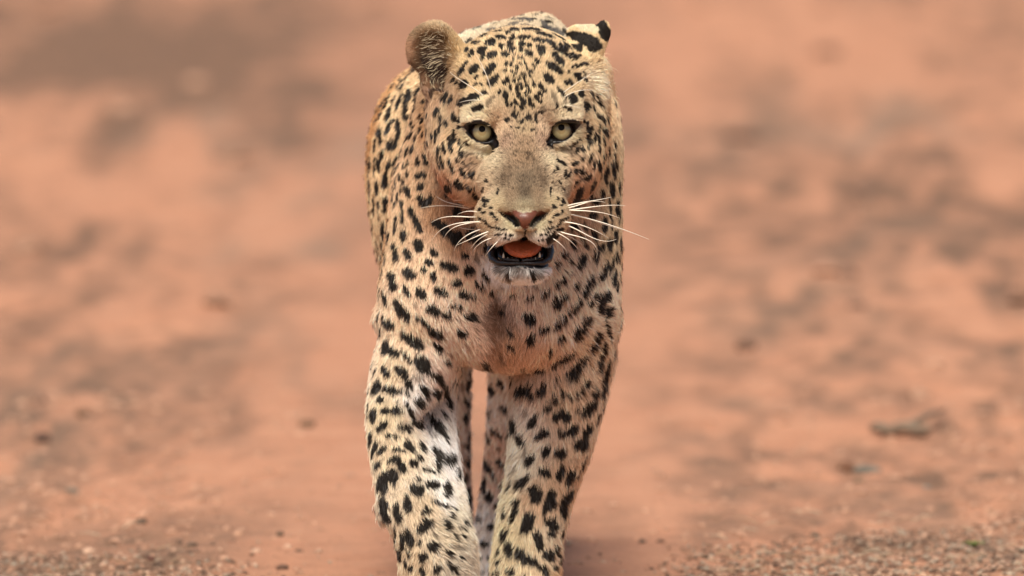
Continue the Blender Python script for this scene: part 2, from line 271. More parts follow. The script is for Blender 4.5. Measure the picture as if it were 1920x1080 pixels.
# ------------------------------------------------------------------ coat markings: where each one lies on this animal
# every block: origin x, origin y; then x y length width angle [kind] per mark, six units to the photo pixel
SPOTS = """
@690 30
1260 110 70 35 -10 g;1100 127 35 15 0 g;1390 165 110 50 5 g;1130 295 100 25 -35;1305 235 100 40 -10;1215 308 95 45 5;1385 310 110 75 0;1118 395 45 42 0;1285 395 110 70 -25
1172 430 80 48 -70;1300 465 85 40 -60;1400 455 100 70 -30;1110 545 70 25 -60;1060 625 120 38 -62;1200 605 115 75 -35;1375 610 170 75 -40;1415 735 160 80 -50;1230 690 40 20 -50
1215 775 50 25 -60;1285 780 35 35 0;975 725 60 28 -55;1012 760 50 20 -50;1095 785 110 85 -45;1310 880 70 45 -30;888 910 150 42 -65;830 930 50 20 -70;950 935 130 35 -70
1165 925 140 65 -35;1065 975 110 65 -30;1200 1040 60 50 -40;1265 1030 70 45 -45;1380 960 140 40 -60 f;1230 910 50 40 0;525 610 160 75 60 b;740 620 150 70 10 b;705 700 170 60 80 b;725 880 110 45 72 b;650 560 120 50 40 b
465 690 120 30 -65;385 695 90 25 -60;375 770 100 30 -60;395 800 110 28 -65;285 805 100 30 -60;240 940 140 35 -65;180 980 110 35 -65;300 950 110 28 -55;360 970 190 35 -65
470 885 130 60 -80;430 960 170 40 -80;550 890 120 35 -80;545 1000 160 40 85;640 965 60 40 -60;670 1045 40 20 80;190 1040 90 25 -60;250 1060 70 40 -40;430 1050 80 50 90;790 1050 60 35 80
@930 30
300 35 200 45 -3 g;380 40 90 45 20 g;215 85 180 18 -10 g;130 130 200 18 -12 g;330 110 160 14 10 g;205 172 95 45 0;30 185 90 25 -5;400 165 210 36 2;130 205 50 25 20;190 235 40 20 20
545 105 120 50 50 g;620 165 140 45 45 g;700 190 120 45 40 g;530 150 80 30 30;550 230 200 38 16;700 240 160 28 32;60 258 110 50 10;190 278 80 36 5;315 265 150 42 -3
480 298 130 38 8;600 312 130 40 22;70 355 50 45 0;155 335 80 55 10;290 338 80 50 0;380 355 55 50 0;505 400 115 95 60;665 385 110 38 32;760 430 150 38 40
745 365 115 48 30;800 350 130 20 40;900 370 130 60 38;880 260 90 20 15;175 395 70 50 0;275 400 55 50 0;115 450 105 48 10;360 445 90 55 30
210 460 30 25 0;255 480 30 20 60;205 520 30 25 0;300 500 40 20 50;325 540 40 20 45;240 590 35 25 0;280 560 30 25 60;345 605 45 25 70;185 630 40 35 0;240 640 30 25 30;215 675 40 25 0
290 670 40 25 40;325 690 35 25 30;265 720 40 25 60;310 730 35 20 70;375 665 35 20 40;390 700 40 20 50;460 520 65 45 30;425 575 50 30 30;400 635 50 30 20;110 560 40 40 0;170 560 40 38 0
105 630 50 25 10;210 745 40 35 0;165 820 70 40 75;240 830 80 35 85;290 800 60 30 80;340 790 50 25 70;370 850 60 30 80;330 890 60 20 80;245 900 70 40 80;290 950 60 30 80;320 975 50 30 70
210 980 60 30 85;180 1010 40 30 0;290 1030 80 40 85;240 1000 50 25 80;135 735 60 42 70;92 762 45 40 0;425 780 55 45 10;505 800 70 40 60;545 840 45 35 30
690 495 180 62 45;650 595 190 72 33;595 720 150 80 42;865 465 100 50 50;935 460 40 28 30;900 575 50 32 60;940 565 40 20 70;990 548 60 40 10;905 690 100 60 55
985 665 60 20 60;990 730 50 25 70;805 635 50 20 70;845 590 45 12 75;780 760 45 28 50;830 755 70 28 50;735 870 150 32 50;495 885 60 42 80;630 890 80 25 70 f;465 940 80 30 50;495 975 40 25 60
385 980 110 42 75;105 920 110 48 80;45 865 50 25 -60;125 1000 60 35 60;860 930 110 75 50;945 890 90 48 85;1000 1020 100 60 80;670 960 120 35 80 f;675 1020 60 30 90;770 970 60 25 80 f
765 1030 60 20 0;820 1060 50 30 20;1050 870 70 20 75;1080 1020 110 22 80;1130 950 110 22 70;1160 1000 120 22 65;1120 900 60 15 70;530 1050 70 45 60 f
@690 210
150 40 90 32 -65;235 45 110 55 -75;430 45 110 50 75;505 130 80 25 -60;605 45 80 22 -65;630 95 60 30 -55;600 190 90 20 -75;630 250 60 18 -80;690 30 60 18 85;780 20 60 22 85
680 200 90 22 80;735 250 90 20 80;240 180 150 42 -70;290 105 70 35 -20;350 180 190 50 85;345 290 130 45 -80;315 375 100 50 -60;250 370 110 60 -80;140 240 120 60 70;150 310 100 38 90
95 370 140 24 -85;165 490 120 42 -80;130 590 140 50 85;90 570 120 20 90;38 590 140 32 90;20 660 160 18 90;80 640 120 24 85;240 600 110 42 -75;205 740 150 50 -78;205 810 80 75 0
110 850 150 52 85;35 830 120 20 85;215 1010 130 65 90;75 1020 100 28 80;130 1035 90 22 90;305 570 80 28 -70;295 720 130 18 -85;385 490 90 26 -65;450 450 100 28 -75;450 300 120 25 -65
495 270 80 28 -65;545 290 110 22 -75;510 420 90 28 -70;360 600 90 25 -75;460 580 60 22 90;415 600 70 16 -85;455 695 80 26 85;370 730 80 22 85;325 790 100 22 85;410 770 70 20 90
300 850 60 22 80;385 870 80 16 90;290 950 90 18 -80;345 950 80 20 90;310 1030 80 20 -75;390 1020 90 38 80;460 900 140 45 75;435 860 50 40 0;520 170 50 25 -60
680 380 130 42 75;690 340 50 30 60;570 555 110 40 95;655 530 150 40 63;560 715 70 45 80;630 705 75 60 10;600 835 100 75 -60;595 965 70 60 0;700 970 80 75 0;660 1020 140 90 -10
785 670 50 40 0 f;790 750 90 40 80 f;835 80 110 38 85;823 195 110 30 90;780 260 150 28 90;905 120 90 28 85;980 55 110 50 85;1038 85 80 25 -80;1020 175 50 25 -70;975 265 140 32 90
925 310 80 38 70;940 390 120 36 80;868 400 110 34 82;810 420 110 26 95;850 550 120 28 80;810 560 120 18 75;950 600 170 32 67;1018 535 60 28 65;1035 350 70 30 75;1050 465 80 38 60
1110 475 60 35 -80 f;1165 465 70 30 -20 f;1085 580 60 18 45;1085 680 110 38 55;1180 710 120 28 55;1035 815 120 55 38;1045 770 100 18 42;925 770 110 18 55;900 860 85 80 0
1175 670 60 25 20 f;1215 690 50 25 80;1145 850 80 22 65;1225 850 50 20 80;1205 935 90 22 65;1335 775 35 30 0;1295 880 60 20 -70;1300 990 60 42 80;1350 1000 30 25 0;1315 1050 30 25 0
1040 1020 80 60 20;1245 960 50 10 80;1160 590 60 35 -20 f;1110 350 60 22 30
@930 210
128 90 55 42 -60;215 45 75 42 80;355 75 65 50 30;295 115 55 35 80;442 80 110 32 85;240 185 38 26 0;180 180 25 18 0;405 208 30 22 0;130 265 30 15 -50 f;495 10 50 30 0
975 105 60 32 70;1018 160 110 28 90;1045 225 120 32 -65;1020 290 80 28 90;1050 350 120 28 -75;1100 275 110 22 -85;935 295 30 22 0;890 335 50 25 -20;850 380 50 25 -10;1140 180 90 16 90
1145 420 90 24 85;1135 310 100 20 85;1165 65 110 45 58;1215 220 130 60 55;1225 80 100 18 62;1265 180 110 14 75;1240 400 180 35 72;1190 310 110 18 75;1215 490 80 24 75;1190 520 160 14 90
1320 480 80 24 75;1325 370 100 14 78;915 430 90 30 -80;955 400 60 18 -75;980 430 45 22 -70;965 515 70 28 -60;1045 510 110 24 -65;1088 590 100 26 90;1150 600 130 30 75;1160 720 130 26 88
1235 665 110 38 85;1310 650 180 42 80;1345 600 90 22 80;855 585 60 35 -40;900 570 50 20 -40;755 580 60 30 40;700 550 60 22 45;890 660 90 36 -45;820 700 90 22 -60;955 635 70 22 -60
935 690 60 18 -50;975 670 50 14 -55;775 690 70 22 -75;890 785 130 26 -42;660 665 40 22 60;690 635 50 18 40;710 785 40 15 50;745 860 50 12 40;680 830 50 12 20 f;1020 720 90 60 -55
1080 830 160 42 -72;1055 930 80 35 -70;925 870 90 50 -50;910 950 130 60 -50;930 990 90 60 0;1220 755 110 42 70;1295 865 170 55 85;1190 920 110 48 85;1375 840 160 25 85;1110 990 90 70 0
1265 1020 90 26 90;1355 1030 100 40 85;890 1050 80 50 10;688 975 35 25 50;750 1000 50 30 70;732 1048 25 20 0;18 900 60 18 90;610 900 110 14 88;655 1060 40 25 60;810 430 150 60 20 f
300 445 200 16 5 f;400 500 90 14 50 f;350 500 90 12 90 f
@690 390
205 10 60 50 0;75 40 90 24 80;125 60 100 18 90;235 180 180 18 97;180 260 200 50 88;320 190 190 36 95;245 320 120 26 95;400 80 160 26 85;495 40 110 55 70;560 160 160 55 68;590 240 60 50 30
410 315 110 70 100;170 440 160 22 70;210 530 180 32 78;310 440 110 52 75;325 550 120 60 80;575 415 130 105 90;460 530 130 60 60;755 505 90 75 20;695 610 90 60 50;635 690 70 55 30
470 740 140 100 40;920 655 190 90 22;1100 535 80 65 10;1230 560 80 40 80 f;1150 695 115 100 20;1330 765 120 50 45;735 775 90 65 70;850 810 60 22 85 f;1010 845 120 70 0;1260 880 130 50 30
275 770 110 80 70;300 870 100 95 45;445 935 150 55 60;605 945 140 95 60;835 940 150 85 22;1080 970 130 75 25;1180 985 80 40 20;1375 960 60 40 50;185 720 130 16 88;145 780 120 10 100
150 960 160 32 94;205 1000 150 45 75;340 1060 90 50 20;820 190 220 90 20;900 270 200 110 35;1000 330 150 140 60;1190 310 180 150 20;1000 30 90 90 0;1110 120 60 50 20
1305 45 40 28 0;1265 15 30 20 45;1385 70 40 28 50;1385 5 30 25 0;1420 90 50 22 60;1270 120 60 12 35;1330 160 80 14 30;1390 195 70 14 25;1345 440 140 70 80
@930 390
60 225 110 14 8;10 220 60 14 20;10 290 60 14 10;65 295 30 14 0;115 295 28 14 0;165 300 35 14 0;100 340 20 14 0;140 345 20 14 0;10 130 30 18 0;665 85 80 20 -40;735 45 50 22 -60
612 145 28 18 0;770 130 90 18 -25;690 185 90 20 -30;610 220 80 16 -25;560 235 60 12 -10;720 240 80 22 -20;640 285 80 22 -30;560 300 30 14 0;500 300 30 12 0;450 265 25 12 0;525 345 30 12 0
480 355 25 12 0;590 270 40 14 -20;620 370 110 80 -50;670 320 70 40 -30;230 680 100 50 10 f;150 750 70 30 70;410 740 60 40 60;415 790 50 35 30;160 810 60 20 90 f;60 660 120 40 10 f
480 740 80 20 0 f;520 650 120 30 0 f;30 700 60 40 0 f;1355 30 90 50 90;1275 50 130 16 90;1070 70 100 70 0;1210 180 160 60 95;1295 180 150 18 92;1375 90 150 22 95;865 200 90 90 20
995 210 60 40 20;1090 295 100 60 85;960 330 60 40 30;860 400 130 50 85;1335 320 140 45 93;1385 400 180 24 95;1265 410 140 65 92;1000 420 75 45 60;1160 440 100 75 -60;1105 540 140 60 95
1340 540 110 30 92;1300 610 120 16 97;775 515 90 65 -50;690 625 90 40 -60;830 610 60 40 30;950 600 160 65 -58;1275 680 120 22 97;1370 590 80 16 90;1390 660 120 14 92;825 720 60 28 10
1225 645 90 70 -60;1185 760 130 75 -55;1320 780 180 42 97;720 835 150 60 -38;1030 870 240 75 -62;895 880 130 36 -65;1350 880 130 26 100;445 890 60 40 30 f;560 965 130 60 -35
85 905 40 30 40 f;340 880 40 20 0 f;205 975 80 30 5;375 1015 110 45 -20;725 1025 200 75 -28;1100 975 60 50 -30;1065 1040 80 30 -50;1195 1010 180 90 -60;1260 1000 130 30 97;920 1060 90 50 -30
@690 570
385 70 230 90 52;440 140 100 80 60;540 15 50 40 0 f;215 10 40 25 0;740 65 160 110 35;880 125 110 90 20;1000 25 150 50 15;1165 140 150 75 20;590 160 110 55 35;660 210 100 45 30
1015 190 45 30 30 f;1220 285 30 20 0 f;1060 320 130 70 12;765 320 180 90 38;500 405 270 110 38;565 450 140 110 30;240 215 140 90 40;195 180 110 24 80;135 150 120 18 88;155 320 140 26 92
785 485 130 70 60;210 480 160 70 95;290 540 130 90 20;430 580 160 30 50;490 640 70 35 50;620 680 200 130 55;880 655 65 50 30;920 560 50 30 30 f;985 715 60 25 -75 f;1120 430 50 25 30 f
1150 485 40 20 0 f;775 820 130 60 35;705 800 90 40 30;205 755 130 60 60;380 760 160 90 35;450 870 170 60 68;550 820 110 50 0 f;90 770 140 14 -65;105 940 170 80 -60;280 970 190 75 15
145 1060 70 45 -20;640 990 160 60 60;765 1000 110 75 40;860 960 160 60 60;885 1040 100 50 80;995 1020 110 45 85;1050 930 150 50 88 f;1115 900 220 45 95;1120 780 80 24 90;1340 680 100 60 50
1400 970 140 60 80;440 990 70 25 60
@930 570
75 95 70 50 40;115 30 60 30 80 f;375 165 160 120 40;680 15 110 60 -20;875 45 170 60 -42;1160 50 130 70 80;1040 5 70 40 10;1265 90 140 40 -70;1225 190 60 40 90;715 205 170 65 -40
540 285 120 70 -35;1015 175 140 70 -45;930 280 170 90 -40;905 340 90 80 0;725 380 95 60 -45;170 325 130 65 50;170 480 120 45 55;240 460 40 20 -30 f;400 380 110 80 -20;385 440 60 40 0
1115 405 200 70 -62;1065 500 100 50 -60;1255 290 150 22 78;1270 390 80 14 85;1205 500 180 40 95;1150 660 180 55 105;605 540 110 32 -75;780 590 220 75 -38;660 690 110 50 -30
960 630 130 60 -45;875 760 190 110 -50;850 820 90 80 0;470 735 160 50 20;310 720 80 60 80 f;65 610 110 45 45 f;360 795 60 25 20 f;195 845 100 50 35;690 850 100 30 -60;1000 880 120 60 -50
900 1000 170 60 -35;770 1010 90 70 0;1240 680 120 30 95;1195 850 260 60 98;1175 980 110 40 95;310 975 180 110 -25;410 1035 100 70 20;530 960 120 90 -60;1085 1010 140 60 100;660 1060 90 50 -60
50 890 160 80 70
@690 750
15 100 170 14 90;140 10 60 40 0;65 170 170 60 95;215 120 120 65 -5;325 120 130 75 5;330 25 40 20 0;450 90 150 40 65;480 170 110 30 80;160 300 130 80 -30;40 430 160 30 95;410 305 130 75 10
445 340 80 40 80;275 405 150 50 8;80 560 200 40 -72;165 560 110 45 -40;345 560 150 60 12;465 520 160 70 55;300 670 110 60 -10;380 750 160 75 60;510 710 110 80 30;115 730 110 45 -65
215 860 220 130 -30;180 960 180 90 80;290 890 110 80 60;570 655 100 45 60;555 270 140 80 40;570 25 110 90 30;650 140 75 60 30;840 155 90 40 80;680 390 80 45 20;670 330 70 30 30 f
790 300 230 75 55;860 410 110 45 75;600 530 120 60 55;735 610 200 75 60;770 730 150 50 80;680 790 140 35 25;720 955 140 90 5;550 1010 150 120 20;560 890 50 35 0;985 345 150 90 75
895 50 120 45 75;1000 20 60 40 90;1110 30 100 60 80;1090 190 170 55 95;1120 420 160 45 95;1105 520 90 50 60;900 660 150 130 -40;880 700 120 80 0;985 840 130 45 85;1115 700 130 60 95
1075 900 170 70 -75;1140 1010 140 45 92;885 990 150 70 70;1355 150 150 35 88;1370 430 160 35 80;1340 720 170 70 75;1410 850 150 50 70;1300 930 180 40 -82;1345 1040 100 60 30;1420 350 120 60 60
100 990 120 16 88
@930 750
110 100 150 110 -20;350 140 80 50 45 f;425 240 150 75 -65;590 70 190 45 -52;670 180 120 60 95;770 160 150 110 35;905 90 65 50 -60;1030 80 220 90 -50;210 290 180 60 85;285 440 130 80 50
520 390 160 90 -30;760 365 120 75 -20;850 330 140 95 -50;1015 340 170 70 -65;925 470 180 75 -60;980 500 140 70 -75;1125 180 160 24 -78;30 390 100 60 40;120 450 100 50 70;25 560 60 40 40 f
60 730 170 55 45;565 580 130 85 -65;725 590 130 110 -30;335 590 120 30 -70 f;380 680 150 85 -60;540 800 110 100 20;570 830 90 70 10;720 810 180 75 -70;825 860 200 85 -72
990 640 100 14 -65;960 740 90 24 -65;905 840 50 20 -60;210 810 120 30 -60 f;300 930 180 90 -45;90 980 120 100 30;440 1020 150 110 10;620 1060 110 60 0;180 960 110 24 -70;830 1040 100 50 -50
200 640 40 25 60 f
@690 900
185 290 190 85 80;190 360 120 60 70;215 420 80 50 60;330 300 80 50 60;345 400 170 70 85;450 270 200 75 80;655 340 110 85 -10;750 245 90 45 10;850 290 90 35 5;950 325 40 18 10
930 415 75 55 50;635 515 190 100 -40;880 510 140 55 62;395 680 210 50 88;470 640 210 75 80;320 590 130 22 85;760 615 50 45 20 f;1015 545 45 30 30;1075 550 40 20 70;580 705 60 45 10
735 750 130 110 0;620 865 100 90 20;470 830 100 40 70;360 830 130 30 82;1065 635 60 30 40;990 660 130 35 55;990 760 180 30 10 f;905 820 110 50 30;1040 875 55 45 20;430 940 100 30 80
490 990 70 40 60;620 1020 110 75 60;780 1000 120 75 -50;965 1000 70 65 0;900 940 50 40 20;865 180 70 30 50;1000 1050 50 30 40;1090 480 80 30 70;265 420 70 25 80
1110 380 90 50 80 f;1255 440 80 60 80;1350 385 40 25 0 f;1355 190 150 80 70;1400 520 110 100 0;1235 620 60 24 -70 f;1305 715 105 80 0;1255 880 60 50 0;1390 880 100 85 0;1285 1030 60 40 0 f
1235 285 60 20 90 f;1130 220 160 60 90
@900 900
210 290 150 85 50;625 170 170 110 75;800 150 90 80 0;785 250 140 130 -60;735 320 120 60 -60;970 200 190 80 -55;935 340 180 60 95;420 240 80 70 0;400 360 190 55 -72;370 430 80 45 -50
550 440 160 120 -60;520 530 150 110 -50;790 450 130 70 -40;830 510 110 80 60;770 480 110 90 30;790 610 100 65 60;285 620 140 60 -70;290 380 110 35 -80;335 775 170 95 85;645 640 150 90 80
665 730 110 70 70;215 810 75 35 90;215 920 60 50 -20;470 850 180 90 70;570 910 170 80 38;760 840 120 100 -30;785 880 80 60 0;855 790 110 35 88;885 910 110 26 92;835 995 55 45 0
190 1050 80 60 -10;350 1030 100 80 -10;720 1020 150 70 42;185 660 50 30 -60;910 590 90 20 -80;490 1070 60 30 0
@930 30
900 215 260 60 5 k;1040 270 250 120 12 k;1110 335 150 120 -20 k;1185 95 170 110 55 k;1230 180 170 90 80 k;1010 112 200 60 8 c;1110 160 110 50 0 c;1225 215 120 100 60 k
"""
KIND = {'k': 0, 'f': 1, 'g': 2, 'c': 3, 'b': 4}
SCOL = np.array([(.013, .009, .006), (.05, .03, .018), (.045, .045, .05), (.62, .54, .36), (.03, .012, .007)])
SALP = np.array([1, .6, .85, 1, .92])
sp = []                                     # centre, 2x3 inverse frame, normal, kind
def add_mark(c, e1, e2, n, kind):
    M = np.stack([e1, e2, n]); inv = np.linalg.pinv(np.stack([e1, e2]))   # 3x2
    sp.append((c, inv, n, max(np.linalg.norm(e1), np.linalg.norm(e2)), kind))
ox = oy = 0
for ln in SPOTS.strip().split('\n'):
    if ln[0] == '@': ox, oy = map(float, ln[1:].split()); continue
    for q in ln.split(';'):
        f = q.split(); x, y, l, w, a = map(float, f[:5]); kd = KIND[f[5]] if len(f) > 5 else 0
        h = None
        for dx in (0, 4, -4, 8, -8):
            h = hit(ox+x/6+dx, oy+y/6)
            if h: break
        if not h: continue
        c, fi, d = h; n = vn = N[Q[fi]].mean(0); n = n/np.linalg.norm(n); k = np.linalg.norm(c-ORG)/L
        nd = min(n@d, -.3); R_, U_ = np.array([1., 0, 0]), np.array([0, math.sin(pitch), math.cos(pitch)])
        e = []; hind = c[1] > 850 and c[2] < 640; l, w = (l*.8, w*.72) if hind else (l, w)
        for ang, s_ in ((a, l), (a+90, w)):
            v = (R_*math.cos(math.radians(ang))-U_*math.sin(math.radians(ang)))*((s_/12*1.1+.9)*k)
            e.append(v-d*(v@n)/nd)
        add_mark(c, e[0], e[1], n, kd)
# fine dark ticking between the eyes, down the bridge and under the eyes
for bx, by, rx, ry, cnt, kd_ in ((984, 238, 40, 26, 60, 1), (984, 300, 44, 60, 130, 1), (984, 190, 22, 40, 40, 0), (884, 302, 24, 14, 26, 1), (1070, 288, 26, 14, 26, 1), (905, 215, 30, 10, 14, 1), (1058, 212, 30, 10, 14, 1), (975, 512, 42, 10, 40, 1), (935, 312, 10, 36, 22, 1), (1036, 312, 10, 36, 22, 1), (912, 345, 18, 22, 16, 1), (1046, 345, 14, 22, 16, 1)):
    for _ in range(cnt):
        h = hit(bx+rng.uniform(-1, 1)*rx, by+rng.uniform(-1, 1)*ry)
        if not h: continue
        n = N[Q[h[1]]].mean(0); n /= np.linalg.norm(n); t = np.cross(n, [0, 0, 1.]); t /= np.linalg.norm(t)+1e-6; b = np.cross(n, t); a = rng.normal(1.57, .5); u = t*math.cos(a)+b*math.sin(a)
        add_mark(h[0], u*rng.uniform(1.6, 4.2), np.cross(n, u)*rng.uniform(.8, 1.7), n, kd_)
print('traced', len(sp))

# the rest of the coat, turned away from the front: rosettes on flanks and back, plain spots low down
tri = Q; fc = V[Q].mean(1); fn = np.cross(V[Q[:, 2]]-V[Q[:, 0]], V[Q[:, 3]]-V[Q[:, 1]]); fa = np.linalg.norm(fn, axis=1)/2; fn = fn/np.maximum(2*fa, 1e-9)[:, None]
pr = np.cumsum(fa); cand = np.searchsorted(pr, rng.random(9000)*pr[-1])
vd = fc-ORG; vd /= np.linalg.norm(vd, axis=1)[:, None]
keep = []; kp = np.empty((0, 3)); tc = np.array([s[0] for s in sp])
for i in cand:
    p = fc[i]
    if p[1] < 60 or (p[2] > 900 and p[1] < 330): continue
    fac = -(fn[i]@vd[i])
    if p[1] > 850 and p[2] < 620 and rng.random() < .65: continue
    torso = 560 < p[2] and p[1] > 450
    if fac > .12:
        h = bvh.ray_cast(Vector(ORG), Vector(vd[i]))
        if h[0] is not None and (h[0]-Vector(p)).length < 12: continue
    if np.min(np.sum((tc-p)**2, 1)) < (26 if torso else 17)**2: continue
    if len(kp) and np.min(np.sum((kp-p)**2, 1)) < (62 if torso else 34)**2: continue
    kp = np.vstack([kp, p]); n = fn[i]; t = np.cross(n, [0, 0, 1.]); t = t/np.linalg.norm(t) if np.linalg.norm(t) > .2 else np.array([1., 0, 0]); b = np.cross(n, t)
    if torso:
        m = rng.integers(3, 6); a0 = rng.random()*6
        for j in range(m):
            a = a0+j*5.2/m; q = (t*math.cos(a)+b*math.sin(a))*rng.uniform(17, 23); u = (-t*math.sin(a)+b*math.cos(a))
            add_mark(p+q, u*rng.uniform(8, 14), np.cross(n, u)*rng.uniform(5, 8), n, 0)
    else:
        a = rng.random()*3; u = t*math.cos(a)+b*math.sin(a)
        add_mark(p, u*rng.uniform(9, 14), np.cross(n, u)*rng.uniform(6, 10), n, 0)
print('marks', len(sp), round(time.time()-T0, 1))

# ------------------------------------------------------------------ coat colour with shade painted in at neck and breast groove, lie of the hair and its length, at places on the animal
CA = [(984, 300, 146, 123, 86), (984, 335, 100, 86, 64), (984, 362, 80, 69, 52), (960, 362, 142, 122, 88), (1008, 362, 142, 122, 88), (984, 385, 172, 156, 122), (955, 330, 124, 106, 78), (1012, 330, 124, 106, 78), (984, 262, 148, 124, 88), (984, 240, 175, 145, 104),
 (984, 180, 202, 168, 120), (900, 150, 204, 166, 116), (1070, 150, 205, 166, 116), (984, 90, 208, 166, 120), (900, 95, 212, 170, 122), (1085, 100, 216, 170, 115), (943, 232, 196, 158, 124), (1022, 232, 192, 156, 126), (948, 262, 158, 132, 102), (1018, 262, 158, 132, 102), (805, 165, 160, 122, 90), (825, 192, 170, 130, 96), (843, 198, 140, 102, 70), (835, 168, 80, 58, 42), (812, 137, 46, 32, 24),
 (905, 281, 230, 208, 172), (1062, 276, 230, 208, 172), (875, 262, 216, 196, 150), (1085, 255, 216, 196, 150), (890, 221, 226, 202, 160), (1062, 219, 226, 202, 162), (1135, 215, 210, 175, 130), (1128, 235, 210, 175, 130), (925, 300, 205, 182, 145), (1035, 300, 205, 182, 145), (885, 302, 158, 128, 92), (1072, 283, 168, 138, 100),
 (850, 270, 208, 164, 122), (862, 325, 208, 154, 122), (1092, 330, 208, 156, 126), (1100, 250, 208, 170, 124), (835, 200, 206, 176, 130), (1105, 190, 208, 176, 135), (915, 335, 194, 166, 130), (1042, 340, 194, 166, 130), (905, 365, 196, 158, 124),
 (920, 410, 208, 178, 138), (1045, 400, 208, 178, 138), (935, 380, 190, 166, 124), (1034, 375, 190, 166, 124), (950, 447, 208, 184, 170), (1015, 447, 208, 184, 170), (955, 425, 206, 188, 146), (1012, 425, 206, 188, 146), (900, 440, 200, 160, 130),
 (930, 515, 236, 224, 212), (950, 508, 190, 182, 172), (976, 508, 140, 130, 122), (1000, 508, 180, 172, 162), (1022, 512, 246, 236, 224), (976, 526, 244, 230, 214), (950, 526, 246, 234, 220), (1000, 526, 246, 234, 220),
 (780, 350, 210, 158, 122), (760, 250, 210, 162, 118), (838, 350, 170, 114, 84), (862, 392, 160, 106, 78), (1088, 372, 176, 118, 90), (830, 400, 172, 112, 80), (860, 450, 190, 130, 98), (740, 450, 210, 165, 128), (800, 500, 210, 164, 128), (870, 520, 208, 154, 124), (850, 570, 222, 178, 152), (900, 560, 214, 166, 140), (860, 650, 224, 182, 160), (900, 640, 210, 162, 138),  # neck below the cheeks darker: shade under the head put into the colour
 (930, 585, 112, 72, 50), (929, 620, 118, 76, 54), (935, 650, 150, 100, 72), (955, 650, 196, 138, 104), (960, 540, 206, 150, 120), (1000, 580, 218, 172, 146), (1060, 540, 218, 178, 148), (1060, 620, 220, 178, 152), (1000, 680, 204, 150, 120), (1120, 560, 216, 182, 148), (1140, 450, 208, 176, 132), (1090, 420, 200, 154, 122), (1040, 490, 222, 178, 150), (1130, 300, 208, 170, 124), (1150, 350, 206, 172, 126), (1085, 340, 186, 128, 98), (1125, 640, 212, 176, 138),  # breast groove darkened: fur tone plus the groove's shade put into the colour
 (715, 300, 208, 160, 115), (740, 200, 208, 166, 120), (720, 400, 208, 166, 122), (760, 620, 214, 170, 134),
 (740, 700, 216, 192, 150), (720, 780, 212, 192, 148), (730, 850, 212, 190, 150), (800, 950, 204, 182, 142), (770, 1050, 206, 186, 146), (860, 965, 214, 204, 178), (835, 935, 226, 220, 208), (800, 770, 226, 218, 208), (830, 850, 228, 222, 216), (845, 1000, 206, 192, 160), (870, 1050, 200, 192, 170), (790, 740, 226, 216, 205), (820, 720, 226, 196, 178),
 (872, 750, 236, 214, 194), (865, 900, 226, 190, 165), (875, 830, 236, 212, 192), (922, 750, 244, 222, 202), (935, 860, 230, 190, 162), (910, 1000, 238, 222, 204), (905, 920, 232, 204, 178), (925, 710, 240, 206, 180),
 (980, 775, 226, 206, 186), (970, 860, 230, 216, 190), (1060, 760, 212, 178, 140), (1060, 900, 206, 170, 130), (1010, 950, 208, 172, 132), (960, 1000, 222, 204, 152), (1040, 1000, 208, 188, 152), (985, 735, 208, 162, 132), (1110, 760, 212, 184, 148), (945, 940, 228, 212, 170),
 (880, 60, 212, 190, 156), (960, 45, 206, 176, 138), (1040, 55, 208, 184, 150),
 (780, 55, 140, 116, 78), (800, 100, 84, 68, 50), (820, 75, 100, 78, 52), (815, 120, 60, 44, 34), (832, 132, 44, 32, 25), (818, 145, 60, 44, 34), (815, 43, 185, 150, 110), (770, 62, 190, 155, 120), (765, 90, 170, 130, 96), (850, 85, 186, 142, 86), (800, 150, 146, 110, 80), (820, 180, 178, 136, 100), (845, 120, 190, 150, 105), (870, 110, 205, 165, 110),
 (1130, 95, 208, 166, 112), (1120, 160, 236, 206, 172), (1130, 120, 230, 182, 142), (1095, 95, 222, 184, 134)]
